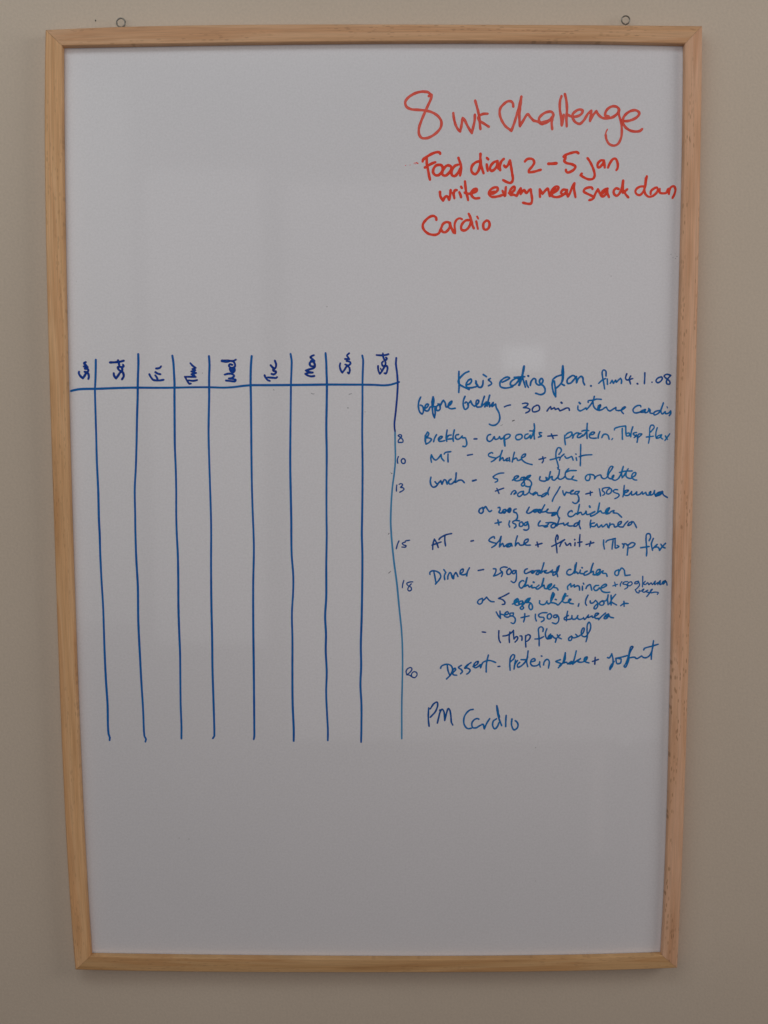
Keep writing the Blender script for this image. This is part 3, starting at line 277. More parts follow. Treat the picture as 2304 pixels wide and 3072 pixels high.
('handwritten_mark', 'long blue slash between salad and veg', 'text', [[1.47,177.4,29.6,174.8,24.8,171.9,20.0,170.5,16.9,170.2,15.5]]),
('handwritten_word', 'blue handwritten word veg after the slash', 'text', [[1.53,180.1,25.8,180.6,23.3,181.8,21.2],[1.53,181.8,21.2,183.4,24.5],[1.53,183.4,24.5,186.3,23.8,190.2,26.2,188.0,25.3,187.8,22.8,190.7,22.8],[1.53,195.5,25.2,192.6,24.8,191.4,22.8,194.1,22.8,195.9,25.2],[1.53,194.1,22.3,195.3,19.9,195.7,17.5,195.6,15.6,195.4,17.0,194.4,14.5,191.9,13.5,189.7,14.8]]),
('plus_sign', 'blue plus sign after veg', 'navy', [[1.41,202.2,22.6,208.5,24.2],[1.4,206.5,25.2,206.6,21.3]]),
('handwritten_number', 'blue handwritten 150g beside the upper right kumera', 'text', [[1.4,215.0,27.6,215.8,24.2,216.4,20.6],[1.4,224.6,28.8,220.5,28.5,218.2,27.6,218.2,25.7,219.9,24.2,220.2,22.5,218.5,21.3],[1.4,225.4,28.1,222.8,26.1,222.1,23.2,224.0,22.5,226.4,24.2,226.6,27.1,224.9,28.1],[1.4,232.6,26.6,230.2,26.8,228.3,25.2,230.3,23.7,233.2,22.7,234.2,21.3,232.7,19.3,230.1,18.1]]),
('handwritten_word', 'blue handwritten word kumera, uppermost at the right', 'text', [[1.47,238.9,30.7,238.6,27.1,238.4,23.2,237.8,19.8],[1.47,238.4,24.2,240.8,26.1,243.0,26.1,241.8,24.6,239.4,23.4,239.4,21.5,242.8,21.3,246.1,24.9],[1.47,246.1,25.1,246.2,21.7,248.6,22.2,250.9,24.6],[1.47,250.9,24.6,251.0,21.7,253.9,22.2,256.2,24.6],[1.47,256.2,24.6,256.8,22.2],[1.47,256.8,22.2,259.6,24.1],[1.47,259.6,24.1,260.6,21.7,263.5,21.7,264.4,24.8,263.0,23.6,264.0,21.4,266.8,22.6,268.0,25.8],[1.47,268.0,25.8,268.0,23.1,269.3,20.2],[1.47,269.3,20.2,272.6,22.4,275.4,25.0],[1.47,275.5,24.8,271.6,23.8,269.3,21.7],[1.47,269.8,20.5,273.6,21.7,275.9,24.5],[1.47,275.4,25.0,276.5,21.7,280.4,19.0],[2.24,270.2,21.7,274.5,24.1]]),
('handwritten_word', 'blue handwritten word or before 200g', 'text', [[1.6,103.5,10.0,100.5,8.2,100.0,5.5,102.0,4.2,104.0,6.2,103.5,9.7],[1.6,104.0,8.2,106.2,10.7,108.0,8.2,110.0,5.9,112.0,6.9]]),
('handwritten_number', 'blue handwritten 200g', 'text', [[1.6,118.3,9.7,119.8,9.9,120.1,7.7,119.1,5.2,121.6,4.6,123.6,7.7,125.6,7.7,124.6,4.6,122.6,5.1,126.6,6.7,129.6,9.2,130.6,7.6,129.1,5.1,127.6,6.1,129.6,7.7],[1.6,135.6,8.4,133.6,7.6,133.4,5.4,135.6,4.6,136.9,2.1,136.7,-0.4,135.2,-2.4]]),
('handwritten_word', 'blue handwritten word cooked after 200g', 'text', [[1.6,148.1,10.1,146.6,7.1,145.7,5.1,147.2,4.1,150.2,5.3,153.2,7.6,156.2,7.6,153.7,5.1,152.2,6.1,156.2,7.6,159.2,7.6,158.7,4.6,156.7,5.6,159.2,7.6],[1.6,162.9,12.3,160.7,8.1,159.7,5.6,162.7,5.6,164.2,6.3],[1.6,164.2,5.6,166.2,8.1,165.2,7.3,165.2,5.0,168.7,4.5,172.7,5.0],[1.6,173.7,5.0,170.3,3.0,169.8,1.8,173.3,3.0,174.7,5.0],[1.6,177.4,10.3,175.5,6.0,175.3,3.0,176.6,-0.0]]),
('handwritten_number', 'blue handwritten plus 150g under 200g', 'text', [[1.54,115.4,-5.4,121.4,-4.2],[1.54,118.1,-2.1,119.2,-7.2],[1.54,129.4,-3.2,128.7,-6.5,129.5,-9.0],[1.54,138.7,-3.1,135.2,-2.7,132.4,-4.0,132.7,-5.2,135.2,-6.5,135.5,-8.5,134.0,-10.0],[1.54,141.2,-4.0,139.2,-5.0,139.0,-8.0,140.8,-8.5,142.5,-6.5,141.2,-4.0],[1.54,146.8,-4.0,143.8,-5.5,143.5,-7.3,145.8,-7.0,146.8,-4.5],[1.54,146.8,-4.5,147.8,-8.0,147.8,-10.6,145.8,-12.1,143.1,-11.7]]),
('handwritten_word', 'blue handwritten word cooked before the second kumera', 'text', [[1.54,158.8,-3.3,157.1,-6.0,157.3,-8.0,160.4,-7.8,163.4,-8.1,165.9,-7.1,166.9,-5.3,164.3,-5.0],[1.54,161.9,-8.1,163.4,-9.1,165.9,-8.6],[1.54,166.8,-4.9,170.4,-4.8,173.9,-6.1,172.4,-9.6,169.9,-9.6,169.4,-7.6,171.9,-6.1,174.9,-6.6],[1.54,177.3,-0.3,176.4,-3.6,174.7,-8.1],[1.54,174.7,-8.1,176.2,-6.6,181.2,-5.6],[1.54,181.2,-5.3,182.2,-7.4,185.7,-5.1],[1.54,185.7,-5.1,185.2,-7.1,186.7,-8.1,190.2,-8.1],[1.54,195.7,-4.6,192.2,-6.1,191.2,-8.4,193.8,-8.1,196.7,-3.1],[1.54,196.7,-3.1,196.3,-7.1,197.6,-10.9]]),
('handwritten_word', 'blue handwritten word kumera, second from the top', 'text', [[1.47,207.5,-2.6,206.8,-6.2,207.1,-9.9],[1.47,210.8,-5.2,207.8,-6.2,207.8,-8.2,210.8,-8.7,213.3,-6.2],[1.47,213.3,-6.2,214.9,-9.5,217.8,-7.2],[1.47,217.8,-7.2,218.9,-9.2,222.8,-6.4,223.9,-9.7],[1.47,225.8,-5.4,224.9,-10.2],[1.47,225.1,-8.7,226.9,-6.7,229.4,-6.7,230.4,-9.2,232.9,-8.7],[1.47,232.9,-8.2,236.4,-5.7,236.8,-4.0,234.4,-4.7,233.4,-7.2,234.9,-9.0,238.5,-9.3],[1.47,238.5,-9.3,240.9,-5.7,243.1,-3.5],[1.47,246.9,-4.0,243.9,-5.7,243.2,-7.8,245.9,-6.8,247.9,-4.2,249.9,-6.8,251.5,-10.0]]),
('handwritten_word', 'blue handwritten word chicken above the second kumera', 'text2', [[1.54,189.5,5.5,189.0,6.6,186.5,5.5,185.3,3.0,186.6,1.0,189.6,1.2,193.1,4.0],[1.53,196.2,12.5,195.5,8.5,194.3,3.0],[1.54,194.3,3.0,197.6,5.0,199.1,2.7,202.1,4.5,202.6,6.0,203.6,2.9,206.6,3.4,211.1,5.4],[1.76,205.9,11.0,206.4,9.9],[1.54,211.1,5.7,207.6,3.7,207.2,1.4,210.6,2.4,213.6,4.4],[1.53,215.5,14.0,214.6,9.0,213.6,4.4],[1.54,213.6,4.4,216.6,6.3,218.1,4.4,220.6,4.4,224.1,6.9,225.1,9.2,223.1,8.4,221.4,5.9,221.7,3.6,224.7,3.9,227.1,5.9,229.6,6.6],[1.54,229.6,6.6,228.9,4.6,232.7,3.9,235.2,1.8,237.0,0.1],[2.24,222.6,7.2,223.1,4.9]]),
('handwritten_word', 'blue handwritten letters AT', 'navy', [[1.54,55.5,-30.5,55.8,-25.4,57.1,-20.6],[1.54,57.1,-20.6,59.2,-24.0,60.9,-28.8],[1.54,54.8,-26.4,63.6,-23.3],[1.54,61.6,-21.0,62.6,-19.6,68.0,-16.5,73.7,-15.2],[1.54,67.2,-17.2,67.2,-22.0,67.9,-27.1]]),
('handwritten_dash', 'short blue dash after AT', 'navy', [[1.48,92.4,-22.6,94.7,-22.1]]),
('handwritten_word', 'blue handwritten word Shake in the AT line', 'text', [[1.54,115.0,-20.1,114.7,-18.4,111.3,-19.7,109.6,-22.1,112.7,-23.8,116.8,-25.2,115.4,-26.9,112.4,-28.9],[1.54,116.8,-25.2,120.1,-21.4,121.4,-18.0],[1.54,121.4,-18.0,120.5,-23.5,119.8,-28.3],[1.54,119.8,-28.3,122.9,-24.9,124.2,-27.9,127.6,-25.5,130.3,-24.9],[1.54,130.3,-24.9,126.9,-28.1,130.3,-27.6,131.0,-24.9,132.0,-27.5],[1.54,137.0,-17.7,135.7,-22.2,135.1,-27.3],[1.54,135.1,-27.3,137.7,-24.3,139.8,-26.6,143.2,-26.3],[1.54,143.2,-25.6,147.2,-22.9,147.2,-20.8,144.5,-21.8,143.5,-24.9,145.9,-26.6,149.6,-26.6]]),
('plus_sign', 'blue plus sign after Shake in the AT line', 'navy', [[1.48,154.7,-26.6,160.8,-24.9],[1.48,156.0,-23.6,157.1,-28.3]]),
('handwritten_word', 'blue handwritten word fruit in the AT line', 'navy', [[1.48,175.8,-21.3,176.1,-18.3,175.2,-16.8,173.8,-20.9,174.6,-26.8,175.4,-34.2],[1.48,170.2,-27.9,176.8,-24.6,182.6,-21.3],[1.48,177.9,-27.9,179.7,-23.9,182.6,-21.3],[1.48,183.0,-24.3,184.9,-26.9,187.8,-25.0,188.6,-27.2],[1.48,192.1,-21.2,192.3,-21.5],[1.48,192.6,-24.3,192.4,-27.2],[1.47,197.2,-16.5,196.9,-21.7,197.0,-28.0],[1.48,195.1,-24.3,199.2,-23.6]]),
('plus_sign', 'blue plus sign between fruit and 1 Tbsp', 'navy', [[1.48,203.2,-26.2,210.6,-24.3],[1.48,207.6,-23.2,206.6,-27.8]]),
('handwritten_word', 'blue handwritten 1 Tbsp in the AT line', 'text', [[1.48,220.1,-21.8,220.1,-26.2,221.0,-30.6],[1.48,222.3,-24.0,223.4,-22.5,231.4,-20.3],[1.48,229.2,-21.8,228.6,-27.0,228.3,-30.7],[1.48,231.1,-20.3,231.2,-25.5,231.6,-29.6,234.9,-28.1,233.0,-27.0],[1.48,238.1,-25.5,239.6,-26.6,238.9,-29.6],[1.48,239.6,-25.6,241.8,-25.7,242.6,-27.0],[1.48,243.7,-26.3,243.4,-31.4,243.0,-36.6],[1.48,243.7,-27.0,247.3,-24.4,250.3,-25.5,248.1,-28.5,244.5,-29.6]]),
('handwritten_word', 'blue handwritten word flax in the AT line', 'text', [[1.54,263.8,-22.6,265.2,-18.9,264.0,-15.9,261.4,-16.3,260.8,-20.4,261.3,-27.0,261.8,-33.0,261.5,-37.4],[1.54,255.8,-29.4,263.9,-28.2],[1.54,267.8,-20.4,266.1,-25.6,267.3,-31.9],[1.54,267.3,-30.4,271.6,-26.3],[1.54,271.6,-26.3,269.1,-28.9,272.4,-28.9,274.3,-31.9],[1.54,279.6,-25.2,276.8,-28.2,273.9,-32.1],[1.54,275.2,-26.0,276.8,-28.6,279.4,-29.7]]),
('handwritten_word', 'blue handwritten word Dinner', 'text', [[1.55,52.9,-54.9,52.9,-52.9,55.3,-51.4,58.7,-51.7,62.2,-53.8,63.4,-56.7,61.7,-60.3,58.2,-64.4],[1.55,56.7,-52.3,57.6,-56.7,58.8,-63.2],[1.55,68.1,-53.2,66.9,-56.2,67.2,-60.0],[1.54,66.3,-50.3,68.4,-53.2],[1.55,70.1,-59.4,70.4,-56.2,72.1,-53.2,73.0,-53.5,74.5,-58.5],[1.55,75.1,-59.0,75.7,-59.1,76.2,-55.6,78.0,-53.2,78.8,-54.4,80.0,-57.1],[2.09,74.2,-56.2,75.7,-58.5],[1.55,82.0,-54.4,84.9,-52.1,84.9,-49.7,82.9,-50.6,82.0,-53.8,83.8,-55.3,86.7,-55.0,88.2,-54.1],[1.54,91.0,-48.6,89.0,-52.7,88.5,-56.5],[1.93,87.9,-54.7,88.5,-56.3]]),
('handwritten_dash', 'blue dash after Dinner', 'navy', [[1.54,99.5,-51.2,104.7,-50.2]]),
('handwritten_number', 'blue handwritten 250g in the Dinner line', 'text', [[1.48,114.0,-49.5,116.4,-49.8,116.4,-52.7,114.4,-56.6],[1.48,114.4,-56.6,118.1,-55.4,121.6,-53.3],[1.48,127.4,-48.2,123.9,-47.8,121.0,-49.2,121.0,-51.0,122.8,-52.8,122.8,-55.1,121.9,-57.2],[1.48,129.1,-49.2,127.1,-52.2,128.0,-55.1,130.4,-54.5,131.5,-51.6,129.7,-49.2],[1.48,136.1,-51.3,133.2,-51.6,132.7,-54.2,134.4,-54.3,136.1,-51.3],[1.48,136.1,-51.3,136.5,-56.9,135.7,-61.6,133.9,-63.1,131.3,-61.6]]),
('handwritten_word', 'blue handwritten word cooked in the Dinner line', 'text', [[1.54,147.0,-49.6,145.0,-50.4,144.1,-52.8,145.1,-54.3,148.0,-53.3,150.4,-52.1,151.8,-51.4,153.8,-52.3,151.9,-54.0,150.9,-53.1,154.8,-51.6,159.1,-51.4,157.2,-55.3,155.3,-54.8,156.7,-52.8,159.6,-52.4],[1.54,162.9,-43.8,161.5,-48.9,159.9,-54.1],[1.54,159.9,-54.1,162.5,-51.9,165.4,-51.4],[1.54,165.4,-51.4,163.5,-53.1,166.4,-53.8,169.3,-52.4,171.2,-50.9],[1.54,171.2,-50.9,169.8,-52.9,172.2,-52.6],[1.54,174.6,-52.4,171.8,-53.8,171.8,-56.1,173.7,-55.3,176.1,-51.9,177.7,-46.8],[1.54,177.7,-46.8,176.0,-48.5,175.1,-52.4,176.4,-57.5],[2.09,176.5,-48.0,175.6,-51.4]]),
('handwritten_word', 'blue handwritten word chicken in the Dinner line', 'text2', [[1.54,188.9,-50.5,187.7,-50.2,185.5,-51.9,185.1,-54.4,187.3,-55.8,190.7,-54.4,192.6,-51.0,194.2,-44.1],[1.54,194.2,-43.9,193.5,-48.5,192.4,-53.9],[1.54,192.4,-53.9,194.5,-52.9,195.5,-54.4,197.7,-52.9,198.1,-51.0],[1.54,198.1,-51.0,197.9,-53.9,201.3,-54.7],[2.25,193.5,-46.1,192.8,-51.9],[1.77,199.6,-48.5,199.9,-48.8],[1.54,204.7,-52.0,202.3,-53.4,201.8,-55.9,204.7,-55.4,208.1,-53.0,209.0,-48.6,210.4,-44.4],[1.54,210.4,-44.4,209.0,-48.6,208.1,-53.4,210.5,-52.2,211.0,-55.2,213.5,-55.7],[1.54,213.3,-55.4,216.6,-52.5,217.1,-50.5,214.7,-51.0,213.3,-53.9,214.3,-55.9,216.7,-54.9,218.6,-52.5,220.0,-51.8],[1.54,220.0,-51.8,219.6,-54.0,223.0,-54.5,224.0,-57.2],[1.54,210.4,-55.4,211.8,-55.8,213.5,-55.5]]),
('handwritten_word', 'blue handwritten word or ending the chicken line', 'text2', [[1.48,235.0,-50.6,231.7,-52.5,231.7,-55.5,233.7,-56.4,235.1,-54.5,235.0,-50.6],[1.48,235.8,-52.0,237.9,-49.1,240.4,-51.1,240.9,-54.0,241.4,-56.5],[1.48,241.4,-56.5,246.3,-55.8]]),
('handwritten_word', 'blue handwritten word Chicken before mince', 'text2', [[1.55,143.7,-61.6,142.2,-61.1,139.4,-63.6,139.4,-67.0,141.3,-68.5,144.2,-65.6,145.9,-61.1,146.8,-58.2],[1.55,146.8,-58.2,145.9,-62.6,144.5,-67.0],[1.55,144.5,-67.0,147.6,-65.6,149.1,-67.5,151.5,-65.6],[1.55,151.5,-65.6,151.5,-68.0,154.5,-67.8],[1.77,152.9,-62.6,153.5,-62.9],[1.55,158.3,-65.6,155.4,-68.5,156.9,-69.5,160.3,-67.1,162.2,-62.7,162.8,-59.0],[1.55,162.8,-59.0,161.7,-63.1,160.8,-67.1],[1.55,160.8,-67.1,163.2,-65.6,163.7,-68.5,166.6,-69.0,170.0,-66.1,170.4,-64.4,167.5,-65.6,166.6,-68.1,168.6,-70.0,171.5,-68.1,173.4,-65.6],[1.55,173.4,-65.6,172.7,-67.6,175.8,-68.6,176.8,-70.5],[2.26,167.6,-67.6,170.0,-65.6]]),
('handwritten_word', 'blue handwritten word mince', 'text2', [[1.55,186.3,-69.8,186.0,-67.1,188.9,-64.2],[1.55,188.9,-64.2,189.4,-67.4],[1.55,189.4,-67.4,192.5,-65.2],[1.55,192.5,-65.2,192.6,-67.6],[1.55,192.6,-67.6,195.7,-66.2,197.2,-67.1,197.7,-70.6],[1.55,201.2,-63.8,201.6,-64.7],[1.55,200.3,-66.7,200.4,-70.6],[1.55,203.8,-69.1,204.9,-66.7,207.8,-65.2,208.6,-67.2,209.4,-70.6],[1.55,215.9,-66.0,213.0,-66.3,211.3,-68.7,212.6,-70.9,215.0,-70.4,216.7,-68.2],[1.55,216.9,-69.2,221.3,-67.7,223.7,-65.7,222.7,-64.8,219.8,-66.2,218.1,-68.7,219.4,-71.6,222.8,-72.9,226.9,-72.6]]),
('handwritten_word', 'small cramped blue note plus 150g kumera at the right', 'text', [[1.26,229.7,-66.5,234.1,-65.0],[1.26,231.4,-62.8,232.4,-67.0],[1.26,238.4,-62.3,237.0,-64.8,237.0,-66.7],[1.26,244.0,-62.3,240.6,-62.8,239.4,-64.5,243.1,-65.5,244.1,-67.7,241.2,-69.7],[1.26,247.4,-62.4,245.0,-63.3,243.8,-65.5,246.0,-66.5,248.4,-64.3,247.4,-62.4],[1.26,254.2,-61.9,251.3,-62.9,250.8,-64.3,253.2,-64.3,254.6,-62.4],[1.26,254.6,-62.4,255.4,-65.8,253.8,-68.3,251.7,-70.2],[1.25,258.4,-57.2,258.5,-62.4,258.4,-67.5],[1.26,260.9,-62.1,259.3,-64.3,261.0,-65.3,263.4,-63.4,264.4,-65.3,266.8,-63.6,267.8,-65.3,270.6,-61.9],[1.26,270.6,-61.9,270.2,-65.4,273.1,-63.4,273.1,-65.4],[1.26,273.1,-64.9,275.5,-61.4,274.1,-62.9,275.6,-65.4,277.5,-63.9,280.3,-61.4,277.5,-62.9,278.0,-64.9,280.4,-62.9,281.1,-62.4,282.1,-65.9],[1.93,275.0,-62.4,275.1,-64.9]]),
('handwritten_word', 'small blue handwritten word veges at the right', 'text', [[1.29,251.4,-70.2,252.9,-72.7,254.9,-73.4,255.3,-71.0],[1.29,255.3,-71.7,258.7,-71.2,259.7,-69.7,258.2,-70.7,259.2,-72.7,261.6,-72.2,263.6,-70.7],[1.29,263.6,-70.7,261.9,-71.7,263.6,-72.9,265.5,-72.7],[1.29,262.7,-77.1,265.6,-73.2,267.9,-69.8,266.5,-70.7,266.5,-73.2,270.4,-72.7,273.8,-73.2,272.9,-74.9]]),
('handwritten_word', 'blue handwritten word or before 5 egg', 'text', [[1.48,103.7,-78.4,100.3,-79.9,99.1,-82.4,100.8,-84.1,103.2,-82.9,104.2,-79.4],[1.48,104.7,-80.4,107.8,-77.2],[1.48,107.8,-77.2,109.5,-79.4,112.0,-81.4,115.2,-81.8]]),
('handwritten_number', 'blue handwritten 5 before the lower egg', 'navy', [[1.48,129.4,-73.4,125.1,-75.8,119.3,-78.5],[1.48,119.3,-78.5,123.2,-79.7,125.6,-82.4,125.1,-84.1,123.0,-84.4]]),
('handwritten_word', 'blue handwritten word egg in the yolk line', 'text2', [[1.55,132.7,-84.1,135.8,-82.9,138.7,-80.5,137.7,-78.7,134.8,-81.0,134.9,-83.9,137.3,-85.4,140.2,-84.4],[1.55,142.6,-81.0,140.2,-81.5,138.8,-83.4,141.7,-83.9,143.1,-82.0,142.2,-85.4,143.7,-87.9,141.7,-89.3,140.5,-87.9,142.7,-85.4,145.1,-82.5],[1.55,149.9,-78.3,147.5,-79.0,145.1,-82.0,147.5,-82.5,149.9,-78.5],[1.55,147.5,-82.5,150.4,-83.0,152.2,-85.9,151.9,-88.9,150.5,-89.6,149.0,-87.9,149.0,-85.4,149.9,-83.9],[1.94,135.8,-82.4,136.8,-80.0],[2.26,148.0,-80.5,146.5,-81.7]]),
('handwritten_word', 'blue handwritten word white in the yolk line', 'text2', [[1.55,159.2,-81.0,159.2,-83.5,161.6,-84.7,164.5,-84.0,166.4,-81.0],[1.55,166.0,-81.5,167.5,-84.0,169.4,-83.0],[1.55,172.0,-72.9,170.5,-76.6,169.9,-82.5],[1.55,172.0,-72.9,173.2,-74.6,172.0,-78.1,170.1,-82.5,172.8,-83.0,174.7,-83.7],[2.26,171.9,-74.1,171.3,-77.6],[1.61,174.2,-79.5,175.2,-79.9],[1.55,174.9,-83.5,176.8,-85.0,179.2,-83.0,181.2,-80.6],[1.55,183.7,-73.7,181.6,-78.1,181.2,-81.1,183.1,-82.8,186.5,-82.5],[1.93,184.2,-74.4,183.3,-77.1,181.6,-80.1],[1.29,183.0,-76.6,186.4,-76.1],[1.55,186.5,-82.5,189.4,-79.6,188.4,-79.1,187.0,-81.1,188.5,-83.3,191.9,-84.0],[1.55,197.2,-83.8,196.6,-86.3]]),
('handwritten_word', 'blue handwritten 1 yolk plus', 'text', [[1.48,205.9,-75.5,204.0,-79.6,203.6,-83.6,204.6,-85.5],[1.48,208.1,-81.1,208.4,-83.1,210.8,-83.1,213.2,-80.6],[1.48,213.2,-80.6,215.0,-82.6,215.3,-86.5,213.4,-89.0,211.9,-88.5,212.8,-86.1,215.7,-83.6],[1.48,219.6,-81.1,217.2,-83.1,217.7,-85.1,220.6,-85.1,221.5,-82.6,219.6,-81.1,223.0,-81.1,224.9,-78.2,225.3,-75.3],[1.48,225.3,-75.3,224.9,-80.2,225.5,-85.1],[1.48,228.2,-75.7,228.3,-79.7,228.4,-85.3],[1.48,232.6,-74.8,229.2,-79.2,226.9,-84.1],[1.48,228.3,-82.1,230.8,-83.6,233.7,-85.2],[1.48,237.6,-85.9,240.5,-83.9,244.9,-83.7],[1.48,240.7,-81.7,241.0,-86.6]]),
('handwritten_word', 'blue handwritten veg plus 150g before kumera', 'text', [[1.49,117.2,-91.8,119.4,-95.7,121.4,-98.2],[1.49,121.4,-98.2,120.8,-90.8],[1.49,122.1,-94.0,125.2,-94.7,129.1,-93.3,128.1,-91.5,125.7,-93.3,125.2,-95.7,128.2,-97.0,131.1,-95.7],[1.49,133.5,-92.8,130.6,-93.3,131.1,-95.7,133.5,-95.2,134.0,-92.8],[1.49,132.1,-95.5,135.0,-97.2,135.8,-100.2,134.1,-103.2,131.6,-102.4],[1.49,141.3,-97.5,149.1,-95.7],[1.49,144.9,-93.5,144.7,-98.2,143.8,-101.7],[1.49,155.2,-94.1,155.2,-97.8,156.2,-100.7],[1.49,166.3,-92.6,161.7,-92.8,158.3,-94.8,159.3,-96.8,163.2,-97.3,163.5,-99.8,160.9,-101.7],[1.49,169.5,-93.4,167.1,-94.8,167.1,-98.3,169.1,-98.8,171.0,-95.8,169.5,-93.4],[1.49,175.9,-94.8,173.2,-95.3,173.0,-97.1,175.4,-97.3,176.5,-95.1],[1.49,176.5,-95.1,177.9,-97.8,177.5,-101.3,175.2,-103.5,171.6,-102.5]]),
('handwritten_word', 'blue handwritten word kumera under yolk', 'text', [[1.49,186.4,-91.2,185.7,-94.9,185.3,-100.8],[1.49,187.2,-95.4,183.3,-97.8,183.4,-99.3,187.3,-99.3,190.2,-98.3,190.6,-95.4],[1.49,190.6,-95.4,191.1,-98.8,194.1,-98.8,196.4,-95.4],[1.49,196.4,-95.4,196.0,-97.9,198.0,-99.3,201.4,-98.4],[1.49,201.8,-97.4,202.8,-99.3,206.7,-94.9],[1.49,206.7,-94.9,206.2,-97.4,210.1,-95.9],[1.49,210.1,-95.9,210.6,-97.4,214.5,-95.4,216.4,-93.5,213.9,-93.4,212.5,-96.9,214.0,-98.4,216.5,-98.4,216.5,-99.6],[1.49,216.5,-99.6,219.3,-96.4,223.2,-93.0],[1.49,226.1,-94.0,223.2,-95.4,221.8,-98.4,224.2,-98.4,226.6,-95.0],[1.49,226.1,-94.5,227.6,-96.9,231.0,-97.8],[1.94,223.5,-96.7,225.2,-95.4]]),
('handwritten_dash', 'short blue dash left of the lower 1 Tbsp', 'navy', [[1.42,103.8,-111.4,107.1,-111.8]]),
('handwritten_word', 'blue handwritten 1 Tbsp in the oil line', 'navy', [[1.49,119.9,-110.3,119.8,-115.0,120.3,-119.5,121.6,-122.0],[1.49,123.9,-115.5,127.4,-115.0,131.7,-112.6,134.1,-110.1],[1.49,130.7,-111.6,130.0,-116.0,130.3,-122.0],[1.49,134.1,-109.8,134.2,-114.0,134.7,-118.5],[1.49,134.9,-118.0,137.1,-116.0,138.3,-117.0,137.6,-119.5,135.7,-121.5],[1.49,140.5,-115.5,142.0,-115.5,142.5,-118.0,142.3,-119.8],[1.49,145.9,-115.1,145.9,-120.5,146.3,-126.5],[1.49,145.9,-115.6,148.8,-114.1,150.5,-115.6,149.3,-119.0,146.9,-121.0]]),
('handwritten_word', 'blue handwritten word flax in the oil line', 'text', [[1.49,162.7,-111.1,162.9,-108.2,160.9,-106.4,158.5,-108.2,158.6,-113.1,159.1,-119.1,159.2,-125.3],[1.49,155.0,-118.5,159.6,-118.1,163.5,-116.1],[1.49,166.5,-108.4,165.1,-113.1,165.9,-117.1,167.4,-118.6,170.3,-113.6],[1.49,170.3,-113.6,168.3,-115.6,167.9,-118.1,170.8,-117.6,171.7,-115.1],[1.49,171.7,-115.1,173.7,-117.3,175.7,-118.3],[2.27,168.8,-117.1,170.5,-115.1],[1.49,175.3,-118.6,177.7,-116.1,179.4,-114.4],[1.49,176.7,-114.4,178.2,-117.1,180.7,-118.4],[1.49,175.8,-118.6,174.8,-121.8]]),
('handwritten_word', 'blue handwritten word oil', 'text', [[1.49,190.4,-115.7,188.0,-117.6,188.0,-119.9,190.0,-119.9,190.9,-117.1,190.4,-115.7,192.4,-117.4,197.2,-115.9,201.6,-112.7,202.7,-107.8,201.5,-107.8,199.9,-112.7,201.1,-115.7,204.1,-116.2,206.9,-112.7,208.8,-108.3,208.8,-104.3,207.3,-102.1,205.8,-104.3,205.5,-110.7,205.8,-116.2,204.6,-121.4],[1.42,194.5,-113.9,195.8,-115.2]]),
('handwritten_word', 'blue handwritten word Dessert', 'text', [[1.56,63.4,-147.2,64.4,-145.1,69.2,-143.3,73.3,-144.4,75.0,-147.9,73.3,-153.5,69.2,-158.0],[1.56,69.9,-144.4,70.6,-149.3,72.3,-154.2],[1.56,75.0,-152.1,78.1,-148.6,77.4,-147.2,75.4,-149.3,75.7,-153.5,79.2,-154.2],[1.56,83.6,-144.4,80.8,-146.5,83.6,-148.6,84.6,-150.7,82.9,-152.8],[1.56,93.1,-141.6,89.1,-144.4,87.0,-147.2,89.8,-147.2,92.2,-149.3,90.5,-152.1,88.8,-153.1],[1.56,95.2,-145.8,99.3,-143.0,100.0,-140.6,97.3,-141.6,95.6,-145.1,97.3,-146.9,100.7,-145.1,102.1,-143.7],[1.56,102.1,-143.7,102.4,-146.9],[1.56,102.4,-146.9,104.1,-142.4,105.5,-141.0,110.3,-139.6,113.7,-140.3,117.1,-141.7],[1.56,109.9,-134.3,108.5,-140.3,107.9,-145.8,107.9,-151.1],[1.95,87.7,-146.2,90.4,-143.7]]),
('handwritten_dash', 'blue dash after Dessert', 'navy', [[1.62,119.4,-145.7,121.1,-145.5]]),
('handwritten_word', 'blue handwritten word Protein in the Dessert line', 'text', [[1.56,131.2,-149.4,130.8,-143.1,131.5,-136.8,133.5,-134.0,135.2,-134.4,134.9,-137.5,131.5,-141.0],[1.56,136.3,-139.3,135.6,-143.8,135.0,-148.3],[1.56,135.6,-143.8,138.3,-139.6],[1.56,140.4,-141.7,138.4,-143.8,138.7,-146.3,141.8,-145.2,145.9,-141.0,148.2,-136.2],[1.56,148.5,-130.3,147.9,-136.2,147.2,-141.0,148.3,-145.9],[1.56,141.7,-138.9,147.2,-139.0],[1.56,152.0,-141.1,155.4,-139.7,154.7,-137.9,152.0,-139.0,151.0,-142.4,152.8,-144.9,156.9,-144.9,159.6,-143.2],[1.56,159.9,-141.1,159.9,-143.9,160.6,-146.3],[1.56,161.4,-135.2,162.0,-135.5],[1.56,163.7,-144.2,164.3,-141.1,167.1,-138.6,169.1,-140.4,168.5,-147.4]]),
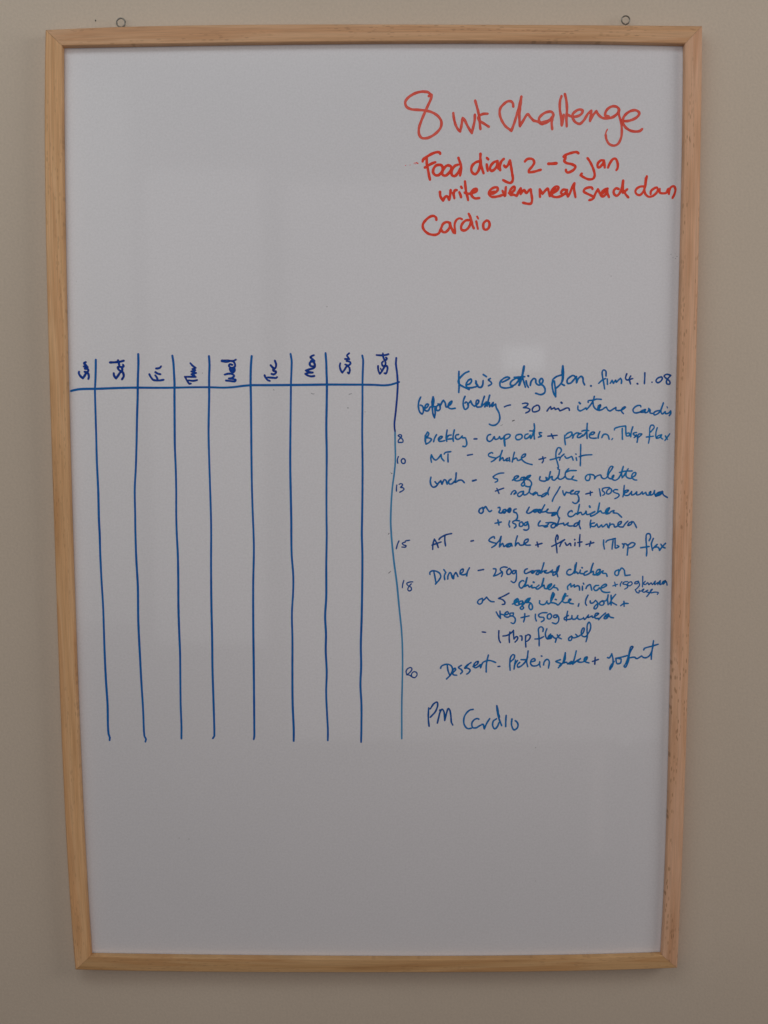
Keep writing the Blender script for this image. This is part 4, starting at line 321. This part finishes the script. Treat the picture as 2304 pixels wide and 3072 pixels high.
('handwritten_word', 'blue handwritten word shake in the Dessert line', 'text2', [[1.56,180.0,-139.0,175.6,-140.8,179.0,-142.2,181.1,-143.6,178.1,-147.1],[1.56,179.1,-145.0,181.8,-142.9,184.5,-138.7,184.7,-132.1],[1.56,184.7,-132.1,183.4,-138.7,182.8,-142.2,185.9,-141.5,187.3,-143.2,190.6,-140.8],[1.56,190.6,-140.8,187.9,-142.9,190.7,-142.9,192.0,-140.8],[1.56,195.3,-130.4,194.0,-136.6,192.1,-143.6],[1.56,192.1,-143.6,196.1,-140.1,199.5,-138.0],[1.56,199.5,-138.0,196.8,-140.8,200.9,-141.5,205.0,-139.4,206.0,-136.3,203.9,-137.0,203.3,-140.1,205.0,-141.5,207.8,-142.2],[2.27,205.0,-137.3,204.3,-140.1]]),
('plus_sign', 'blue plus sign before yoghurt', 'navy', [[1.49,211.2,-140.8,217.0,-138.8],[1.49,213.8,-136.7,213.6,-143.6]]),
('handwritten_word', 'blue handwritten word yoghurt', 'text', [[1.56,225.8,-137.0,227.5,-137.4,229.9,-133.6],[1.56,229.9,-133.2,231.3,-139.5,230.8,-145.1,228.4,-148.9],[1.56,228.4,-148.9,228.4,-146.5,232.4,-140.9],[1.56,239.2,-138.5,234.4,-137.8,235.2,-143.0,238.6,-142.3,239.2,-139.5],[1.56,233.7,-137.8,239.1,-136.7,245.3,-135.0],[1.56,246.0,-136.0,244.0,-142.3,242.1,-145.8,243.4,-146.5,246.1,-140.9,247.3,-132.6,250.2,-126.3,248.5,-126.3,247.2,-130.5,246.0,-136.7],[1.56,246.7,-137.4,252.1,-136.7,254.2,-138.1,259.0,-135.4],[1.56,259.0,-135.4,261.0,-137.1,264.5,-136.8,267.8,-133.3,270.0,-125.0],[1.55,270.2,-120.4,269.4,-127.0,268.5,-134.0,268.4,-138.9],[1.55,260.9,-129.5,261.5,-128.1,269.0,-125.7,274.8,-123.9]]),
('handwritten_word', 'blue handwritten letters PM', 'navy', [[1.63,51.9,-186.8,51.6,-192.2,51.6,-198.7,52.3,-205.1],[1.63,53.4,-187.7,57.2,-182.3,60.0,-181.0,60.7,-183.9,58.5,-190.3,53.5,-196.1],[1.63,60.4,-201.9,61.6,-196.8,63.5,-189.7,65.1,-188.1,66.7,-190.3,67.6,-199.4],[1.63,67.6,-199.4,68.6,-194.9,71.1,-187.5,72.3,-188.4,73.6,-194.9,74.2,-201.3,75.5,-203.9],[1.96,63.0,-189.1,63.4,-189.3]]),
('handwritten_word', 'blue handwritten word Cardio at the bottom beside PM', 'text', [[1.63,95.3,-188.3,91.8,-189.2,87.4,-194.2,86.2,-199.4,86.9,-203.9,90.0,-207.5,93.8,-207.2],[1.63,101.0,-198.1,99.4,-197.5,96.3,-198.8,94.1,-202.6,95.1,-206.5,98.2,-206.8,102.0,-204.6,105.1,-203.3,106.4,-207.8],[1.63,106.4,-207.8,108.9,-202.0,111.7,-197.5],[1.63,118.3,-197.8,115.2,-200.1,114.6,-204.6,116.5,-207.8,119.0,-205.9,120.8,-201.4],[1.63,118.5,-184.7,119.2,-191.1,120.5,-196.9,123.4,-204.6],[2.28,118.8,-186.6,119.8,-192.4,120.8,-196.2],[1.63,127.7,-194.3,127.4,-199.5,127.3,-205.6],[1.63,133.4,-197.9,133.1,-204.0,135.4,-208.8,138.5,-207.2,139.4,-203.4,137.8,-200.5,136.6,-199.8]]),
('ink_smudge', 'faint dark wipe mark under the header line', 'speck', [[0.51,-96.2,122.6,-95.2,122.4],[0.51,-60.3,119.3,-58.8,118.6,-57.3,118.7],[0.51,-24.4,118.1,-21.9,118.8],[0.51,-26.0,105.3,-24.8,105.3],[0.63,-9.2,101.6,-9.0,101.5]]),
('ink_smudge', 'tiny dark speck by the upper right rail', 'speck', [[0.56,278.4,247.7,278.5,247.6],[0.56,280.4,244.6,280.5,244.6],[0.47,282.6,243.9,282.8,243.8],[0.56,284.0,245.9,284.3,245.6],[0.37,282.3,248.2,282.4,248.2]])
]
OUTER = {'left': [[-299.9, 450.0], [-306.2, 237.3], [-307.1, 18.5], [-306.7, -209.8], [-300.5, -451.5]], 'right': [[300.6, 451.2], [302.7, 235.4], [303.1, 17.0], [302.8, -210.9], [299.6, -450.3]], 'top': [[-299.9, 450.0], [-188.9, 453.3], [9.3, 453.8], [207.2, 452.3], [300.6, 451.2]], 'bottom': [[-300.5, -451.5], [-182.8, -453.9], [6.8, -454.8], [222.7, -453.0], [299.6, -450.3]]}
INNER = {'left': [[-284.7, 435.5], [-289.0, 238.1], [-290.5, 18.1], [-289.7, -211.5], [-284.7, -436.7]], 'right': [[284.8, 435.2], [286.3, 236.3], [286.1, 16.6], [286.8, -212.6], [283.7, -436.5]], 'top': [[-284.7, 435.5], [-190.4, 436.8], [9.2, 438.3], [208.6, 437.0], [284.8, 435.2]], 'bottom': [[-284.7, -436.7], [-183.5, -438.4], [6.8, -440.2], [223.6, -438.4], [283.7, -436.5]]}

# ---------------------------------------------------------------- wall
def boxmesh(x0, x1, y0, y1, z0, z1):
    v = [(x, y, z) for x in (x0, x1) for y in (y0, y1) for z in (z0, z1)]
    f = [(0, 1, 3, 2), (4, 6, 7, 5), (0, 4, 5, 1), (2, 3, 7, 6), (0, 2, 6, 4), (1, 5, 7, 3)]
    return v, f
v, f = boxmesh(-2.2, 2.2, 0.0, .1, -1.5, 1.6)
wall = mesh_obj('wall', v, f, m_wall)
wall['kind'] = 'structure'; wall['label'] = 'beige painted plaster wall behind the whiteboard'
def disc(name, cx, cz, r, y, mat, parent, n=10):
    vs = [(cx + r * math.cos(2 * math.pi * k / n) * random.uniform(.8, 1.1), y, cz + r * 1.25 * math.sin(2 * math.pi * k / n)) for k in range(n)]
    return mesh_obj(name, vs, [tuple(range(n))], mat, parent)
disc('pin_hole', -.2577, .4635, .0007, -.0003, m_hole, wall)

# ---------------------------------------------------------------- whiteboard
board = bpy.data.objects.new('whiteboard', None); COL.objects.link(board)
board.location = (0, 0, -.4535)
board['label'] = 'portrait whiteboard in a pine frame with red and blue marker notes'
board['category'] = 'whiteboard'
BZ = .4535          # children are written in board coordinates: x, y, z + BZ

def lag(pts, key, x):
    # smooth curve through the measured outline points (cubic least squares would do; here a Lagrange quartic)
    s = 0.0
    for i, p in enumerate(pts):
        w = p[1 - key]
        for j, q in enumerate(pts):
            if j != i: w *= (x - q[key]) / (p[key] - q[key])
        s += w
    return s
def outline(d, side, t):
    p = d[side]
    if side in ('left', 'right'):
        z = p[0][1] + (p[-1][1] - p[0][1]) * t
        return lag(p, 1, z) / 1000, z / 1000
    x = p[0][0] + (p[-1][0] - p[0][0]) * t
    return x / 1000, lag(p, 0, x) / 1000

PROFILE = [(0, .0004), (0, .0134), (.022, .01395), (.055, .01465), (.085, .0150), (.50, .01515), (.90, .0150), (.95, .0148),
           (.985, .0142), (1.0, .0134), (1.0, .0089), (.90, .0089), (.90, .0004)]
def rail(side, mat):
    n = 48; vs = []; uv = []; fs = []
    gap = .00012
    L = .9 if side in ('left', 'right') else .6
    for i in range(n + 1):
        t = i / n
        t = gap / L + t * (1 - 2 * gap / L)
        ox, oz = outline(OUTER, side, t); ix, iz = outline(INNER, side, t)
        for k, (s, h) in enumerate(PROFILE):
            x = ox + (ix - ox) * s; z = oz + (iz - oz) * s
            vs.append((x, -h, z + BZ))
            along = z if L == .9 else x
            uv.append((along, s * .0155 + (.0 if k > 1 else -.013 * (1 - k))))
    m = len(PROFILE)
    for i in range(n):
        for k in range(m):
            k2 = (k + 1) % m
            fs.append((i * m + k, (i + 1) * m + k, (i + 1) * m + k2, i * m + k2))
    fs.append(tuple(range(m))); fs.append(tuple(range(n * m, n * m + m)))
    o = mesh_obj('frame_rail', vs, fs, mat, board, uv, smooth=True)
    import bmesh
    bm = bmesh.new(); bm.from_mesh(o.data); bmesh.ops.recalc_face_normals(bm, faces=bm.faces[:])
    for e in bm.edges:
        if len(e.link_faces) == 2 and e.calc_face_angle(0) > math.radians(24): e.smooth = False
    bm.to_mesh(o.data); bm.free()
    return o
o = rail('left', pine('pine_left', 1.3, 1.18, .3, .92)); o['label'] = 'left rail of the pine frame, plain even grain'
o = rail('right', pine('pine_right', 4.7, 1.22, .65, 1.15)); o['label'] = 'right rail of the pine frame, flecked with dark pores'
o = rail('top', pine('pine_top', 8.2, 1.04, .45, 1.02)); o['label'] = 'top rail of the pine frame with streaky grain'
o = rail('bottom', pine('pine_bottom', 12.9, .95, .3, .85)); o['label'] = 'bottom rail of the pine frame'

# writing surface: a slab whose edge follows the inside of the frame
n = 30; loop = []
for i in range(n): loop.append(outline(INNER, 'top', i / n))
for i in range(n): loop.append(outline(INNER, 'right', i / n))
for i in range(n): loop.append(outline(INNER, 'bottom', 1 - i / n))
for i in range(n): loop.append(outline(INNER, 'left', 1 - i / n))
fr = [(x * 1.0015, -.0082, z * 1.001 + BZ) for x, z in loop]
bk = [(x * 1.0015, -.0050, z * 1.001 + BZ) for x, z in loop]
nn = len(loop)
surface = mesh_obj('writing_surface', fr + bk, [tuple(range(nn)), tuple(range(2 * nn - 1, nn - 1, -1))] +
                   [(i, (i + 1) % nn, nn + (i + 1) % nn, nn + i) for i in range(nn)], m_board, board)
import bmesh
bm = bmesh.new(); bm.from_mesh(surface.data); bmesh.ops.recalc_face_normals(bm, faces=bm.faces[:]); bm.to_mesh(surface.data); bm.free()

# marker strokes: thin films of ink, each word a mesh of its own
YB = -.0082
def catmull(P, step):
    if len(P) == 2:
        n = max(1, int((P[1] - P[0]).length / step))
        return [P[0].lerp(P[1], i / n) for i in range(n + 1)]
    Q = [P[0] * 2 - P[1]] + P + [P[-1] * 2 - P[-2]]
    out = []
    for i in range(1, len(Q) - 2):
        p0, p1, p2, p3 = Q[i - 1:i + 3]
        n = max(1, int((p2 - p1).length / step))
        # centripetal parametrisation keeps tight turns from looping
        t0 = 0; t1 = t0 + max((p1 - p0).length, 1e-4) ** .5; t2 = t1 + max((p2 - p1).length, 1e-4) ** .5; t3 = t2 + max((p3 - p2).length, 1e-4) ** .5
        for k in range(n):
            t = t1 + (t2 - t1) * k / n
            a1 = p0 * ((t1 - t) / (t1 - t0)) + p1 * ((t - t0) / (t1 - t0))
            a2 = p1 * ((t2 - t) / (t2 - t1)) + p2 * ((t - t1) / (t2 - t1))
            a3 = p2 * ((t3 - t) / (t3 - t2)) + p3 * ((t - t2) / (t3 - t2))
            b1 = a1 * ((t2 - t) / (t2 - t0)) + a2 * ((t - t0) / (t2 - t0))
            b2 = a2 * ((t3 - t) / (t3 - t1)) + a3 * ((t - t1) / (t3 - t1))
            out.append(b1 * ((t2 - t) / (t2 - t1)) + b2 * ((t - t1) / (t2 - t1)))
    out.append(P[-1]); return out

def ink(name, label, tone, strokes, level):
    vs = []; uv = []; fs = []
    h = level
    def V(p, v):
        vs.append((p.x / 1000, YB - h, p.y / 1000 + BZ)); uv.append((0, v)); return len(vs) - 1
    for st in strokes:
        r0 = st[0] / 2 * (1.0 if tone in ('speck', 'pale') else 1.06); P = [Vector((st[i], st[i + 1])) for i in range(1, len(st), 2)]
        long = name == 'grid_line'
        C = catmull(P, 3.0 if long else .45)
        ph = random.uniform(0, 6); k1 = random.uniform(.05, .12) if long else random.uniform(.25, .5)
        nC = len(C); rows = []
        for i, p in enumerate(C):
            a = C[max(0, i - 1)]; b = C[min(nC - 1, i + 1)]
            d = b - a
            if d.length < 1e-6: d = Vector((1, 0))
            d.normalize(); nrm = Vector((-d.y, d.x))
            r = r0 * (1 + .07 * math.sin(i * k1 + ph) + random.uniform(-.03, .03))
            if i == 0: r *= .97
            if i == nC - 1 and nC > 6: r *= .90
            rows.append((p, d, nrm, r))
        prev = None
        for i, (p, d, nrm, r) in enumerate(rows):
            h += 4e-8
            row = [V(p + nrm * r, 1), V(p + nrm * r * .5, .5), V(p, 0), V(p - nrm * r * .5, -.5), V(p - nrm * r, -1)]
            if prev:
                for k in range(4): fs.append((prev[k], prev[k + 1], row[k + 1], row[k]))
            prev = row
            # round caps, and round joints where the pen turned sharply
            sharp = 0 < i < nC - 1 and rows[i - 1][1].dot(rows[i + 1][1]) < .55
            if i in (0, nC - 1) or sharp:
                hs = h; h = h + (6e-7 if sharp else -3e-7)
                c = V(p, 0); ring = []
                for q in range(12):
                    an = 2 * math.pi * q / 12
                    ring.append(V(p + Vector((math.cos(an), math.sin(an))) * r, .98))
                for q in range(12): fs.append((c, ring[q], ring[(q + 1) % 12]))
                h = hs
        h += 1e-6
    o = mesh_obj(name, vs, fs, INKM[tone], surface, uv)
    o['label'] = label
    return o
for idx, item in enumerate(INK):
    if item[0] == 'ink_smudge':           # stray specks: each one a mesh of its own
        for st in item[3]: ink('ink_speck', item[1], item[2], [st], 6e-5)
        continue
    ink(item[0], item[1], item[2], item[3], 6e-5 + (idx % 7) * 6e-6 + (5e-5 if item[2] == 'dark' else 0))

# hanging rings screwed into the top edge of the frame
def ring_part(cx, cz, R, r, tilt, label):
    vs = []; fs = []; n, m = 40, 10
    a0 = math.radians(-84); span = math.radians(348)
    for i in range(n + 1):
        a = a0 + span * i / n + tilt
        for k in range(m):
            q = 2 * math.pi * k / m
            rr = R + r * math.cos(q)
            vs.append((cx + rr * math.cos(a), -.0060 + r * math.sin(q), cz + rr * math.sin(a) + BZ))
    for i in range(n):
        for k in range(m):
            fs.append((i * m + k, i * m + (k + 1) % m, (i + 1) * m + (k + 1) % m, (i + 1) * m + k))
    fs.append(tuple(range(m))); fs.append(tuple(range(n * m, n * m + m)))
    o = mesh_obj('hanging_ring', vs, fs, m_steel, board, smooth=True); o['label'] = label
    # short threaded shank
    vs = []; fs = []
    for i in range(9):
        z = cz - R - .0062 + i * .0062 / 8
        rr = r * (1.0 if i % 2 else .8)
        for k in range(m):
            q = 2 * math.pi * k / m
            vs.append((cx + rr * math.cos(q), -.0060 + rr * math.sin(q), z + BZ))
    for i in range(8):
        for k in range(m):
            fs.append((i * m + k, i * m + (k + 1) % m, (i + 1) * m + (k + 1) % m, (i + 1) * m + k))
    fs.append(tuple(range(m))); fs.append(tuple(range(8 * m, 9 * m)))
    mesh_obj('screw_shank', vs, fs, m_steel, o, smooth=True)
ring_part(-.2327, .4592, .0039, .0007, .2, 'left zinc hanging ring above the top rail')
ring_part(.2324, .4597, .0037, .00062, -.1, 'right zinc hanging ring above the top rail')
